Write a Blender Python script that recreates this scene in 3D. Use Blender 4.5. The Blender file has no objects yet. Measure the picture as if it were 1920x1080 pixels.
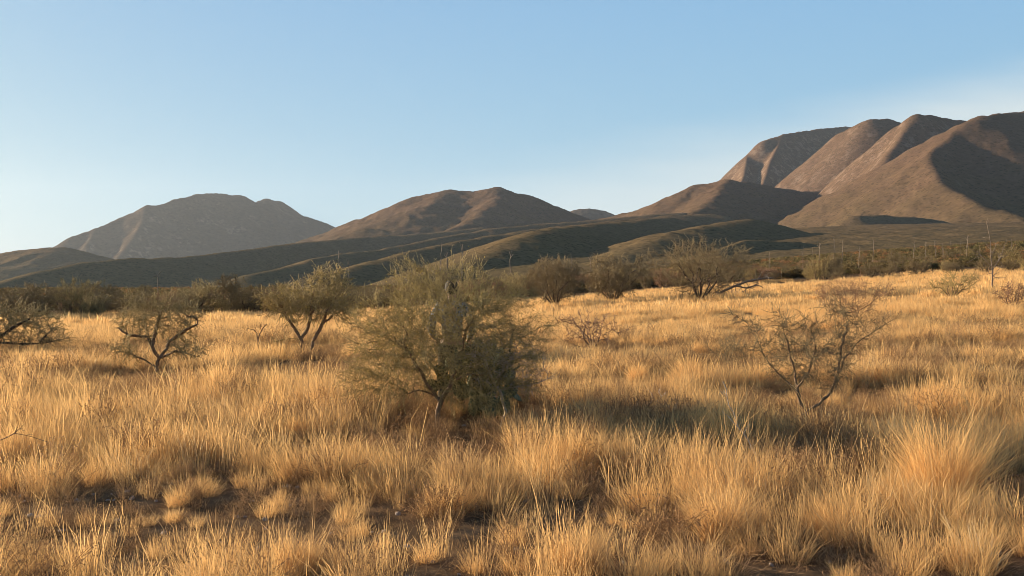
import bpy, math, random
import numpy as np
from mathutils import Vector, Matrix

S = bpy.context.scene
COL = S.collection
rad = math.radians

# ------------------------------------------------------------------ camera
CAM_H = 1.65
F = 1663.0                      # focal length in photo pixels (1920 wide)
HY = 545.0                      # horizon row in the photo
cam = bpy.data.cameras.new("camera"); co = bpy.data.objects.new("camera", cam); COL.objects.link(co)
cam.sensor_width = 36.0; cam.lens = 36.0 * F / 1920.0
cam.clip_start = 0.05; cam.clip_end = 40000.0
co.location = (0, 0, CAM_H)
co.rotation_euler = (rad(90) + math.atan((HY - 540.0) / F), 0, 0)
S.camera = co

# ------------------------------------------------------------------ light
SUN_AZ = 66.0                   # degrees to the left of the view axis (+Y)
SUN_EL = 12.5
SUN_VEC = Vector((-math.sin(rad(SUN_AZ)) * math.cos(rad(SUN_EL)),
                  math.cos(rad(SUN_AZ)) * math.cos(rad(SUN_EL)), math.sin(rad(SUN_EL))))
sl = bpy.data.lights.new("sun", 'SUN'); so = bpy.data.objects.new("sun", sl); COL.objects.link(so)
sl.energy = 5.0; sl.angle = rad(0.55); sl.color = (1.0, 0.79, 0.54)
so.rotation_euler = (-SUN_VEC).to_track_quat('-Z', 'Y').to_euler()

W = bpy.data.worlds.new("World"); S.world = W; W.use_nodes = True
nt = W.node_tree; nt.nodes.clear()
def N(tree, typ, **kw):
    n = tree.nodes.new(typ)
    for k, v in kw.items(): setattr(n, k, v)
    return n
sky = N(nt, 'ShaderNodeTexSky', sky_type='NISHITA', sun_disc=False)
sky.sun_elevation = rad(SUN_EL)
sky.sun_rotation = rad(-SUN_AZ)
sky.altitude = 1300; sky.air_density = 1.0; sky.dust_density = 1.6; sky.ozone_density = 2.0
bg = N(nt, 'ShaderNodeBackground'); bg.inputs['Strength'].default_value = 0.0865
wo = N(nt, 'ShaderNodeOutputWorld')
# thin cirrus veil: a real band of cloud in the sky dome, rising to the right
tc = N(nt, 'ShaderNodeTexCoord'); sx = N(nt, 'ShaderNodeSeparateXYZ'); nt.links.new(tc.outputs['Generated'], sx.inputs[0])
def M2(tree, op, a, b=None, c=None, clamp=False):
    n = N(tree, 'ShaderNodeMath', operation=op, use_clamp=clamp)
    for i, v in enumerate((a, b, c)):
        if v is None: continue
        if isinstance(v, (int, float)): n.inputs[i].default_value = v
        else: tree.links.new(v, n.inputs[i])
    return n.outputs[0]
ys = M2(nt, 'MAXIMUM', sx.outputs['Y'], 0.05)
u = M2(nt, 'DIVIDE', sx.outputs['X'], ys); v = M2(nt, 'DIVIDE', sx.outputs['Z'], ys)
cz = N(nt, 'ShaderNodeCombineXYZ'); nt.links.new(M2(nt, 'MULTIPLY', u, 1.2), cz.inputs[0]); nt.links.new(M2(nt, 'MULTIPLY', v, 7.0), cz.inputs[1])
nz = N(nt, 'ShaderNodeTexNoise'); nz.inputs['Scale'].default_value = 2.2; nz.inputs['Detail'].default_value = 3; nt.links.new(cz.outputs[0], nz.inputs['Vector'])
# upper edge of the veil: v_edge = 0.135 + 0.20*u (+ noise)
edge = M2(nt, 'ADD', M2(nt, 'MULTIPLY', u, 0.196), 0.145)
edge = M2(nt, 'ADD', edge, M2(nt, 'MULTIPLY', M2(nt, 'SUBTRACT', nz.outputs['Fac'], 0.5), 0.05))
dd = M2(nt, 'SUBTRACT', edge, v)
mr = N(nt, 'ShaderNodeMapRange', interpolation_type='SMOOTHSTEP'); nt.links.new(dd, mr.inputs[0])
mr.inputs[1].default_value = -0.022; mr.inputs[2].default_value = 0.075
mr2 = N(nt, 'ShaderNodeMapRange', interpolation_type='SMOOTHSTEP'); nt.links.new(u, mr2.inputs[0])
mr2.inputs[1].default_value = -0.35; mr2.inputs[2].default_value = 0.30
vf = M2(nt, 'MULTIPLY', M2(nt, 'MULTIPLY', mr.outputs[0], mr2.outputs[0]), M2(nt, 'ADD', M2(nt, 'MULTIPLY', nz.outputs['Fac'], 0.7), 0.30))
mixc = N(nt, 'ShaderNodeMix', data_type='RGBA'); nt.links.new(vf, mixc.inputs[0])
# evens the dome out channel by channel, as the photo's exposure does
sc_ = N(nt, 'ShaderNodeSeparateColor'); nt.links.new(sky.outputs[0], sc_.inputs[0]); sm = N(nt, 'ShaderNodeCombineColor')
for i_, (g_, k_, lo_) in enumerate(((0.56, 1.17, 0.74), (0.38, 1.89, 0.81), (0.06, 3.38, 0.95))):
    az_ = N(nt, 'ShaderNodeMapRange', interpolation_type='SMOOTHSTEP'); nt.links.new(sx.outputs['X'], az_.inputs[0])      # the sunward side is a little dimmer than the model sky
    az_.inputs[1].default_value = -0.55; az_.inputs[2].default_value = 0.40; az_.inputs[3].default_value = lo_; az_.inputs[4].default_value = 1.0
    nt.links.new(M2(nt, 'MULTIPLY', M2(nt, 'MULTIPLY', M2(nt, 'POWER', sc_.outputs[i_], g_), k_), az_.outputs[0]), sm.inputs[i_])
nt.links.new(sm.outputs[0], mixc.inputs[6]); mixc.inputs[7].default_value = (3.9, 4.15, 4.05, 1)
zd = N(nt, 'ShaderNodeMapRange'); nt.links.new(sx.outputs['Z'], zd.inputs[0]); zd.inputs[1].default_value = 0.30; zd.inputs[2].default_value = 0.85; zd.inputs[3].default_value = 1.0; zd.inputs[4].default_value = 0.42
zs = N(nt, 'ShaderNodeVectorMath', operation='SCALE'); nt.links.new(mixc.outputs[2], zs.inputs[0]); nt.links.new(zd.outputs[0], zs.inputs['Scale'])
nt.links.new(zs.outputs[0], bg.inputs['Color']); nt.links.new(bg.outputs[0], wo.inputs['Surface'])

S.view_settings.view_transform = 'Standard'; S.view_settings.look = 'None'
S.view_settings.exposure = 1.28; S.view_settings.gamma = 1.0
S.render.engine = 'CYCLES'
S.cycles.use_denoising = True; S.cycles.filter_width = 0.8
S.cycles.max_bounces = 8; S.cycles.diffuse_bounces = 3; S.cycles.transmission_bounces = 4
S.cycles.transparent_max_bounces = 4; S.cycles.volume_bounces = 0

# ------------------------------------------------------------------ helpers
rng = np.random.default_rng(7)
def meta(o, label=None, cat=None, group=None, kind=None):
    if label: o['label'] = label
    if cat: o['category'] = cat
    if group: o['group'] = group
    if kind: o['kind'] = kind
    return o
def mk_mesh(name, V, Fc, mats=(), smooth=False, attr=None):
    """V (n,3); Fc: list/array of faces all same length, or list of arrays"""
    me = bpy.data.meshes.new(name)
    groups = Fc if isinstance(Fc, list) else [Fc]
    groups = [np.asarray(g) for g in groups if len(g)]
    V = np.asarray(V, dtype=np.float32)
    me.vertices.add(len(V)); me.vertices.foreach_set('co', V.ravel())
    nl = sum(g.size for g in groups); nf = sum(len(g) for g in groups)
    me.loops.add(nl); me.loops.foreach_set('vertex_index', np.concatenate([g.ravel() for g in groups]).astype(np.int32))
    tot = np.concatenate([np.full(len(g), g.shape[1]) for g in groups]).astype(np.int32)
    st = np.concatenate(([0], np.cumsum(tot)[:-1])).astype(np.int32)
    me.polygons.add(nf); me.polygons.foreach_set('loop_start', st); me.polygons.foreach_set('loop_total', tot)
    if smooth: me.polygons.foreach_set('use_smooth', np.ones(nf, dtype=bool))
    me.update(calc_edges=True)
    if attr is not None:
        a = me.attributes.new('tint', 'FLOAT', 'POINT'); a.data.foreach_set('value', np.asarray(attr, dtype=np.float32))
    for m in mats: me.materials.append(m)
    return me
def mk_obj(name, me, parent=None):
    o = bpy.data.objects.new(name, me); COL.objects.link(o); o.parent = parent
    return o
def empty(name, loc, rz=0.0, sc=1.0):
    o = bpy.data.objects.new(name, None); COL.objects.link(o); o.location = loc; o.rotation_euler = (0, 0, rz); o.scale = (sc,) * 3
    o.empty_display_size = 0.3
    return o
def kids(o): return [c for c in bpy.data.objects if c.parent == o]
def copy_thing(o, children):
    c = o.copy(); COL.objects.link(c)
    for ch in children:
        k = ch.copy(); COL.objects.link(k); k.parent = c
    return c

# value noise
_P = np.random.default_rng(3).random((256, 256))
def vn(x, y):
    xi = np.floor(x).astype(int); yi = np.floor(y).astype(int); fx = x - xi; fy = y - yi
    fx = fx * fx * (3 - 2 * fx); fy = fy * fy * (3 - 2 * fy)
    a = _P[xi & 255, yi & 255]; b = _P[(xi + 1) & 255, yi & 255]; c = _P[xi & 255, (yi + 1) & 255]; d = _P[(xi + 1) & 255, (yi + 1) & 255]
    return (a * (1 - fx) + b * fx) * (1 - fy) + (c * (1 - fx) + d * fx) * fy
def fbm(x, y, o=4, g=0.5):
    s = 0; a = 1; t = 0
    for i in range(o):
        s = s + a * vn(x * 2 ** i + 17.3 * i, y * 2 ** i + 5.1 * i); t += a; a *= g
    return s / t
def sstep(a, b, x):
    t = np.clip((x - a) / (b - a), 0, 1); return t * t * (3 - 2 * t)

def gz(x, y):
    """height of the valley floor: flat near the camera, rising to the right towards the range"""
    x = np.asarray(x, float); y = np.asarray(y, float)
    r = np.hypot(x, y); az = np.arctan2(x, np.maximum(y, 1e-3)); az = np.where(y <= 0, np.sign(x) * 1.5, az)
    t = sstep(-0.25, 0.62, az) * 0.052
    base = np.maximum(r - 10, 0) ** 2 / (np.maximum(r - 10, 0) + 25) * t
    bump = (fbm(x * 0.25 + 40, y * 0.25 + 40, 3) - 0.5) * 0.16 * np.clip(r / 6, 0, 1) * np.clip(200 / (r + 1), 0, 1)
    return base + bump
def gnd(px, py):
    """point of the valley floor seen at photo pixel (px, py)"""
    tx = (px - 960) / F; tz = (HY - py) / F
    Y = np.geomspace(2.5, 600, 3000); h = gz(tx * Y, Y) - (CAM_H + tz * Y)
    i = np.argmax(h > 0) if (h > 0).any() else len(Y) - 1
    return np.array([tx * Y[i], Y[i], float(gz(tx * Y[i], Y[i]))])
def at(px, Y):
    x = (px - 960) / F * Y
    return np.array([x, Y, float(gz(x, Y))])

# ------------------------------------------------------------------ materials
def mat(name, build):
    m = bpy.data.materials.new(name); m.use_nodes = True; t = m.node_tree; t.nodes.clear()
    out = N(t, 'ShaderNodeOutputMaterial'); build(t, out); return m
def ramp(t, fac, stops):
    r = N(t, 'ShaderNodeValToRGB'); e = r.color_ramp.elements
    while len(e) < len(stops): e.new(0.5)
    for i, (p, c) in enumerate(stops): e[i].position = p; e[i].color = (*c, 1)
    t.links.new(fac, r.inputs[0]); return r.outputs[0]
def noise(t, vec, scale, detail=3, rough=0.55):
    n = N(t, 'ShaderNodeTexNoise'); n.inputs['Scale'].default_value = scale; n.inputs['Detail'].default_value = detail
    n.inputs['Roughness'].default_value = rough
    if vec is not None: t.links.new(vec, n.inputs['Vector'])
    return n.outputs['Fac']
def mixcol(t, fac, a, b, mode='MIX'):
    m = N(t, 'ShaderNodeMix', data_type='RGBA', blend_type=mode)
    for i, v in ((0, fac), (6, a), (7, b)):
        if isinstance(v, (int, float)): m.inputs[i].default_value = v
        elif isinstance(v, tuple): m.inputs[i].default_value = (*v, 1)
        else: t.links.new(v, m.inputs[i])
    return m.outputs[2]

def grass_mat(name, stops, transl=0.45):
    def b(t, out):
        a = N(t, 'ShaderNodeAttribute', attribute_name='tint')
        oi = N(t, 'ShaderNodeObjectInfo')
        geo = N(t, 'ShaderNodeNewGeometry')
        ns = noise(t, geo.outputs['Position'], 0.45, 2)
        f = M2(t, 'ADD', M2(t, 'MULTIPLY', a.outputs['Fac'], 0.50), M2(t, 'MULTIPLY', oi.outputs['Random'], 0.38))
        f = M2(t, 'ADD', f, M2(t, 'MULTIPLY', M2(t, 'SUBTRACT', ns, 0.4), 0.7), clamp=True)
        c = ramp(t, f, stops)
        d = N(t, 'ShaderNodeBsdfDiffuse'); tr = N(t, 'ShaderNodeBsdfTranslucent'); mx = N(t, 'ShaderNodeMixShader')
        t.links.new(c, d.inputs[0]); t.links.new(c, tr.inputs[0]); mx.inputs[0].default_value = transl
        t.links.new(d.outputs[0], mx.inputs[1]); t.links.new(tr.outputs[0], mx.inputs[2]); t.links.new(mx.outputs[0], out.inputs[0])
    return mat(name, b)
GRASS = grass_mat('dry_grass', [(0.0, (0.26, 0.18, 0.105)), (0.25, (0.50, 0.34, 0.18)), (0.5, (0.80, 0.52, 0.225)), (0.75, (0.90, 0.595, 0.255)), (1.0, (0.90, 0.74, 0.46))])
FORB = grass_mat('dry_forb', [(0.0, (0.16, 0.10, 0.06)), (0.5, (0.36, 0.22, 0.11)), (1.0, (0.58, 0.38, 0.2))], 0.25)

def bark_mat(name, c1, c2, scale=25):
    def b(t, out):
        tcn = N(t, 'ShaderNodeTexCoord'); f = noise(t, tcn.outputs['Object'], scale, 4)
        c = ramp(t, f, [(0.3, c1), (0.7, c2)])
        p = N(t, 'ShaderNodeBsdfPrincipled'); t.links.new(c, p.inputs['Base Color']); p.inputs['Roughness'].default_value = 0.85
        bu = N(t, 'ShaderNodeBump'); bu.inputs['Strength'].default_value = 0.5; bu.inputs['Distance'].default_value = 0.01
        t.links.new(f, bu.inputs['Height']); t.links.new(bu.outputs[0], p.inputs['Normal']); t.links.new(p.outputs[0], out.inputs[0])
    return mat(name, b)
BARK_DARK = bark_mat('dark_bark', (0.045, 0.03, 0.022), (0.13, 0.085, 0.06))
BARK_BROWN = bark_mat('brown_bark', (0.11, 0.07, 0.04), (0.27, 0.17, 0.095))
TWIG = bark_mat('olive_twig', (0.20, 0.15, 0.06), (0.46, 0.34, 0.14))
TWIG_DARK = bark_mat('dusty_twig', (0.12, 0.09, 0.045), (0.27, 0.20, 0.10))
TWIG_MID = bark_mat('mesquite_twig', (0.15, 0.11, 0.045), (0.50, 0.39, 0.16), 9)
TWIG_RED = bark_mat('reddish_twig', (0.18, 0.10, 0.055), (0.36, 0.21, 0.12))
BARK_PALE = bark_mat('pale_bark', (0.22, 0.18, 0.15), (0.50, 0.42, 0.35))
BARK_STALK = bark_mat('stalk_wood', (0.12, 0.09, 0.065), (0.26, 0.20, 0.15))
BARK_BLEACH = bark_mat('bleached_wood', (0.45, 0.38, 0.32), (0.75, 0.66, 0.56))
def leaf_mat(name, c1, c2, transl=0.35):
    def b(t, out):
        a = N(t, 'ShaderNodeAttribute', attribute_name='tint')
        c = ramp(t, a.outputs['Fac'], [(0.0, c1), (1.0, c2)])
        d = N(t, 'ShaderNodeBsdfDiffuse'); tr = N(t, 'ShaderNodeBsdfTranslucent'); mx = N(t, 'ShaderNodeMixShader')
        t.links.new(c, d.inputs[0]); t.links.new(c, tr.inputs[0]); mx.inputs[0].default_value = transl
        t.links.new(d.outputs[0], mx.inputs[1]); t.links.new(tr.outputs[0], mx.inputs[2]); t.links.new(mx.outputs[0], out.inputs[0])
    return mat(name, b)
LEAF_OLIVE = leaf_mat('olive_leaf', (0.19, 0.145, 0.04), (0.50, 0.38, 0.12), .45)
LEAF_GREY = leaf_mat('greygreen_leaf', (0.09, 0.08, 0.035), (0.22, 0.18, 0.085))
LEAF_DARK = leaf_mat('scrub_leaf', (0.125, 0.095, 0.045), (0.27, 0.20, 0.095))
LEAF_RED = leaf_mat('rusty_leaf', (0.20, 0.10, 0.05), (0.42, 0.24, 0.11))

def ground_b(t, out):
    geo = N(t, 'ShaderNodeNewGeometry'); P = geo.outputs['Position']
    sep = N(t, 'ShaderNodeSeparateXYZ'); t.links.new(P, sep.inputs[0])
    n1 = noise(t, P, 3.0, 5); n2 = noise(t, P, 0.02, 5); n3 = noise(t, P, 0.12, 5, 0.7)
    near = ramp(t, n1, [(0.3, (0.09, 0.055, 0.03)), (0.7, (0.20, 0.13, 0.075))])
    far = ramp(t, n3, [(0.3, (0.09, 0.064, 0.036)), (0.55, (0.15, 0.105, 0.06)), (0.75, (0.26, 0.19, 0.11))])
    far = mixcol(t, ramp(t, n2, [(0.4, (0, 0, 0)), (0.65, (1, 1, 1))]), far, (0.10, 0.085, 0.045))
    mrr = N(t, 'ShaderNodeMapRange'); t.links.new(sep.outputs['Y'], mrr.inputs[0]); mrr.inputs[1].default_value = 90; mrr.inputs[2].default_value = 200
    c = mixcol(t, mrr.outputs[0], near, far)
    p = N(t, 'ShaderNodeBsdfDiffuse'); t.links.new(c, p.inputs[0])
    bu = N(t, 'ShaderNodeBump'); bu.inputs['Strength'].default_value = 0.6; bu.inputs['Distance'].default_value = 0.05
    t.links.new(n1, bu.inputs['Height']); t.links.new(bu.outputs[0], p.inputs['Normal']); t.links.new(p.outputs[0], out.inputs[0])
GROUND = mat('valley_soil', ground_b)

def hill_mat(name, low, mid, high, rock, zl, zh, sc=1.0):
    def b(t, out):
        geo = N(t, 'ShaderNodeNewGeometry'); P = geo.outputs['Position']
        sep = N(t, 'ShaderNodeSeparateXYZ'); t.links.new(P, sep.inputs[0])
        n1 = noise(t, P, 0.012 * sc, 6, 0.6); n2 = noise(t, P, 0.06 * sc, 5, 0.7)
        zz = M2(t, 'ADD', sep.outputs['Z'], M2(t, 'MULTIPLY', M2(t, 'SUBTRACT', n1, 0.5), (zh - zl) * 1.2))
        m = N(t, 'ShaderNodeMapRange'); t.links.new(zz, m.inputs[0]); m.inputs[1].default_value = zl; m.inputs[2].default_value = zh
        c = ramp(t, m.outputs[0], [(0.0, low), (0.5, mid), (1.0, high)])
        c = mixcol(t, 1.0, c, ramp(t, n2, [(0.3, (0.72, 0.72, 0.72)), (0.7, (1.25, 1.22, 1.2))]), 'MULTIPLY')
        vo = N(t, 'ShaderNodeTexVoronoi'); vo.inputs['Scale'].default_value = 0.09 * sc; t.links.new(P, vo.inputs['Vector'])
        dots = ramp(t, vo.outputs['Distance'], [(0.22, (1, 1, 1)), (0.34, (0, 0, 0))])
        c = mixcol(t, M2(t, 'MULTIPLY', dots, 0.5), c, (0.035, 0.030, 0.017))
        rn = noise(t, P, 0.03 * sc, 6, 0.75)
        sn = N(t, 'ShaderNodeSeparateXYZ'); t.links.new(geo.outputs['Normal'], sn.inputs[0])
        steep = N(t, 'ShaderNodeMapRange'); t.links.new(sn.outputs['Z'], steep.inputs[0]); steep.inputs[1].default_value = 0.80; steep.inputs[2].default_value = 0.66
        rk = M2(t, 'MULTIPLY', ramp(t, rn, [(0.5, (0, 0, 0)), (0.6, (1, 1, 1))]), steep.outputs[0])
        c = mixcol(t, rk, c, rock)
        p = N(t, 'ShaderNodeBsdfDiffuse'); t.links.new(c, p.inputs[0])
        bu = N(t, 'ShaderNodeBump'); bu.inputs['Strength'].default_value = 0.6; bu.inputs['Distance'].default_value = 4.0 / sc
        t.links.new(n2, bu.inputs['Height']); t.links.new(bu.outputs[0], p.inputs['Normal']); t.links.new(p.outputs[0], out.inputs[0])
    return mat(name, b)
HILL = hill_mat('hill_scrub', (0.115, 0.085, 0.048), (0.12, 0.083, 0.051), (0.125, 0.082, 0.056), (0.22, 0.16, 0.12), 40, 300)
FOOT = hill_mat('foothill_scrub', (0.140, 0.106, 0.056), (0.15, 0.108, 0.060), (0.16, 0.112, 0.067), (0.2, 0.15, 0.1), 5, 120, 2.0)
FAR = hill_mat('far_rock', (0.09, 0.068, 0.05), (0.10, 0.076, 0.056), (0.105, 0.078, 0.058), (0.26, 0.2, 0.15), 20, 600, 0.6)

# ------------------------------------------------------------------ ground sheet (polar grid to the horizon)
def polar_grid(az0, az1, na, r0, r1, nr):
    A = np.linspace(rad(az0), rad(az1), na); R = np.geomspace(r0, r1, nr)
    a, r = np.meshgrid(A, R); return r * np.sin(a), r * np.cos(a)
def grid_faces(nr, na, keep=None):
    i, j = np.meshgrid(np.arange(nr - 1), np.arange(na - 1), indexing='ij'); b = i * na + j
    f = np.stack([b, b + na, b + na + 1, b + 1], -1).reshape(-1, 4)[:, ::-1]
    return f
def build_ground():
    X, Y = polar_grid(-180, 180, 721, 0.3, 9000, 260)
    Z = gz(X, Y)
    V = np.stack([X, Y, Z], -1).reshape(-1, 3)
    me = mk_mesh('ground', V, grid_faces(*X.shape), [GROUND], True)
    meta(mk_obj('ground', me), 'grassy valley floor rising gently towards the hills on the right', kind='structure')
build_ground()

# ------------------------------------------------------------------ hills: heightfields grown from their ridge lines
def ridge(pts):
    """pts: (px, py, distance) -> 3D polyline"""
    return np.array([((px - 960) / F * Y, Y, CAM_H + (HY - py) / F * Y) for px, py, Y in pts])
def hill(name, label, ridges, m, na=420, nr=240, rough=1.0, seed=0, wl=260.0, az=None, rr=None, ease=10.0, kk=5.0):
    """ridges: list of (points, slope, rounding)"""
    R = [(ridge(p), s, q) for p, s, q in ridges]
    allp = np.concatenate([r[0] for r in R]); azp = np.degrees(np.arctan2(allp[:, 0], allp[:, 1])); rp = np.hypot(allp[:, 0], allp[:, 1])
    ext = max(allp[:, 2]) / 0.40
    if az is None: az = (azp.min() - math.degrees(ext / rp.mean()), azp.max() + math.degrees(ext / rp.mean()))
    az = (max(az[0], -50), min(az[1], 50))
    if rr is None: rr = (max(rp.min() - ext, 60), rp.max() + ext)
    X, Y = polar_grid(az[0], az[1], na, rr[0], rr[1], nr)
    wx = (fbm(X / wl + seed, Y / wl, 4) - 0.5) * wl * 0.22 * rough; wy = (fbm(X / wl, Y / wl + seed + 9, 4) - 0.5) * wl * 0.22 * rough
    H = np.full(X.shape, -1e6); k = None
    for P, sl_, q in R:
        h = np.full(X.shape, -1e6)
        for a, b in zip(P[:-1], P[1:]):
            ab = b[:2] - a[:2]; L = ab @ ab
            t0 = np.clip(((X - a[0]) * ab[0] + (Y - a[1]) * ab[1]) / L, 0, 1)
            d0 = np.hypot(X - a[0] - t0 * ab[0], Y - a[1] - t0 * ab[1])
            fade = np.clip(d0 / (wl * 0.5), 0, 1)
            Xw = X + wx * fade; Yw = Y + wy * fade
            t = np.clip(((Xw - a[0]) * ab[0] + (Yw - a[1]) * ab[1]) / L, 0, 1)
            d = np.hypot(Xw - a[0] - t * ab[0], Yw - a[1] - t * ab[1])
            z = a[2] + (b[2] - a[2]) * t
            h = np.maximum(h, z - (np.sqrt((sl_ * d) ** 2 + q * q) - q))
        K = kk * (rp.mean() / 2500)                      # soft union of the ridges
        m_ = np.maximum(H, h); H = m_ + K * np.log1p(np.exp(-np.abs(H - h) / K)) * (np.minimum(H, h) > -1e5)
    g = fbm(X / (wl * 0.35) + seed, Y / (wl * 0.35), 5, 0.55)
    H = H - np.abs(g - 0.5) * 2 * wl * 0.055 * rough * np.clip(H / 40, 0, 1) + (fbm(X / 30 + seed, Y / 30, 4, .5) - .5) * 3.0 * rough * (rp.mean() / 2500) ** .5
    G = gz(X, Y)
    # ease into the valley floor
    d = H - G; H = G + ease * np.logaddexp(0, d / ease) - 1.5
    V = np.stack([X, Y, H], -1).reshape(-1, 3); f = grid_faces(*X.shape)
    keep = (H - G).ravel()[f].max(1) > -1.0
    f = f[keep]; used = np.unique(f); mp = np.zeros(len(V), int); mp[used] = np.arange(len(used))
    me = mk_mesh(name, V[used], mp[f], [m], True)
    return meta(mk_obj(name, me), label, kind='structure')

hill('hills', 'hazy grey blue mountain far off on the left', [
    ([(60, 500, 5200), (122, 462, 5300), (140, 441, 5350), (180, 428, 5450), (230, 404, 5600), (275, 383, 5700), (292, 385, 5750), (330, 372, 5900), (365, 363, 6050),
      (405, 360, 6200), (455, 366, 6400), (478, 379, 6550), (500, 368, 6650), (522, 374, 6750), (555, 398, 6950), (592, 411, 7100), (640, 428, 7300), (760, 460, 7700)], 0.70, 12),
    ([(180, 428, 5450), (165, 455, 5200), (160, 475, 5000)], 0.8, 6),
    ([(275, 383, 5700), (262, 430, 5350), (225, 478, 5000)], 0.75, 8)], FAR, wl=520, seed=3, na=520)
hill('hills', 'small pale hilltop in the gap beyond the middle ridge', [
    ([(1060, 410, 5600), (1082, 392, 5600), (1100, 389, 5600), (1130, 394, 5700), (1180, 412, 5800)], 0.5, 10)], FAR, wl=300, seed=8, na=120, nr=80, az=(1, 10), rr=(5000, 6200))
hill('hills', 'brown twin topped hill in the middle distance', [
    ([(480, 478, 3600), (540, 457, 3600), (610, 436, 3600), (680, 409, 3550), (740, 385, 3500), (790, 366, 3450), (850, 355, 3400), (895, 358, 3380),
      (935, 351, 3350), (970, 361, 3450), (1000, 376, 3600), (1070, 400, 3900), (1150, 425, 4200)], 0.50, 26),
    ([(935, 351, 3350), (925, 380, 3050), (880, 415, 2750), (800, 445, 2450)], 0.45, 12),
    ([(850, 355, 3400), (800, 385, 3100), (700, 425, 2850)], 0.38, 20)], HILL, wl=340, seed=5, na=520, ease=22)
hill('hills', 'mountain range with shaded ravines rising on the right', [
    ([(1330, 350, 4400), (1368, 329, 4400), (1402, 290, 4400), (1432, 262, 4420), (1470, 250, 4500), (1530, 241, 4700), (1585, 236, 4950), (1700, 240, 5300)], 1.10, 34),
    ([(1402, 290, 4400), (1395, 330, 4050), (1385, 352, 3850)], 1.2, 5),
    ([(1470, 250, 4500), (1445, 300, 4150), (1430, 348, 3900)], 1.1, 5),
    ([(1440, 372, 3600), (1480, 338, 3560), (1540, 288, 3460), (1580, 246, 3360), (1630, 222, 3270), (1660, 221, 3290), (1690, 228, 3400), (1760, 240, 3700)], 0.95, 26),
    ([(1560, 372, 3000), (1590, 335, 2980), (1640, 275, 2900), (1690, 232, 2850), (1718, 214, 2830), (1742, 214, 2950), (1782, 222, 3150), (1815, 226, 3300), (1900, 240, 3600)], 1.0, 26),
    ([(1718, 214, 2830), (1665, 290, 2620), (1625, 345, 2450)], 1.0, 18)], HILL, wl=300, seed=11, na=620, nr=560, rough=.6)
hill('hills', 'big shadowed shoulder of the range at the right edge', [
    ([(1380, 432, 2500), (1440, 412, 2480), (1500, 388, 2440), (1560, 362, 2400), (1640, 325, 2330), (1730, 282, 2250), (1780, 248, 2210), (1815, 228, 2200), (1842, 215, 2300),
      (1872, 211, 2500), (1915, 208, 2800), (1990, 190, 3300), (2100, 170, 4000)], 0.56, 18),
    ([(1815, 228, 2200), (1738, 288, 1960), (1765, 340, 1760), (1840, 385, 1560), (1920, 410, 1450)], 0.66, 5)], HILL, wl=260, seed=17, na=480, nr=280, ease=32)
hill('hills', 'dark domed hill in front of the rocky range', [
    ([(1120, 410, 3000), (1190, 394, 2900), (1250, 374, 2800), (1308, 345, 2720), (1365, 335, 2680), (1400, 340, 2760), (1450, 350, 2880), (1510, 358, 3000), (1580, 352, 3100)], 0.50, 12),
    ([(1365, 335, 2680), (1340, 368, 2400), (1290, 402, 2150)], 0.45, 8)], HILL, wl=240, seed=23, na=420)
hill('hills', 'low shaded ridge at the left edge of the valley', [
    ([(-160, 505, 2900), (0, 475, 2700), (60, 465, 2650), (112, 462, 2600), (140, 470, 2600), (165, 486, 2600), (200, 500, 2600)], 0.30, 10)], FOOT, wl=200, seed=31, na=300)
hill('hills', 'long olive foothill spurs across the valley middle', [
    ([(-100, 560, 1100), (0, 528, 1200), (80, 506, 1300), (165, 488, 1400), (250, 481, 1480), (340, 480, 1580), (430, 470, 1700), (530, 456, 1850), (640, 446, 2000), (720, 440, 2100), (800, 436, 2200), (900, 425, 2350)], 0.33, 3),
    ([(470, 512, 1150), (540, 498, 1250), (590, 482, 1350), (640, 473, 1450), (700, 468, 1550), (760, 456, 1650), (815, 445, 1750), (915, 427, 1880), (1015, 418, 2000), (1100, 412, 2080), (1200, 402, 2150), (1280, 397, 2200)], 0.34, 2.5),
    ([(600, 515, 850), (650, 503, 920), (700, 487, 1000), (750, 473, 1080), (830, 455, 1200), (900, 442, 1320), (980, 430, 1430), (1060, 420, 1500), (1150, 412, 1560), (1250, 402, 1650), (1330, 398, 1720)], 0.33, 4)],
     FOOT, wl=150, seed=37, na=560, nr=300, ease=3, kk=1.5, rough=0.5)

hill('hills', 'olive rounded spur with a deep shadow beside it', [
    ([(740, 530, 520), (800, 510, 560), (860, 492, 610), (920, 470, 680), (970, 445, 760), (1010, 428, 860), (1060, 422, 1000), (1150, 414, 1200), (1250, 405, 1400)], 0.36, 6),
    ([(1090, 505, 560), (1160, 478, 640), (1215, 455, 720), (1260, 432, 820), (1330, 418, 930), (1400, 408, 1050)], 0.30, 5)],
     FOOT, wl=120, seed=43, na=420, nr=260, ease=3, kk=1.5, rough=0.5)
hill('hills', 'broad olive apron sloping down from the range to the plain', [
    ([(1330, 445, 1380), (1440, 432, 1400), (1540, 424, 1400), (1650, 420, 1400), (1800, 418, 1400), (2000, 414, 1400)], 0.095, 4),
    ([(1600, 402, 1450), (1660, 401, 1470), (1730, 406, 1490), (1800, 418, 1500)], 0.45, 2),
    ([(1330, 470, 640), (1400, 446, 720), (1470, 447, 740), (1560, 455, 750), (1640, 461, 750), (1760, 462, 740)], 0.40, 1.5)],
     FOOT, wl=120, seed=41, na=420, nr=260, ease=3, kk=1.0, rough=0.5)

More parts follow.
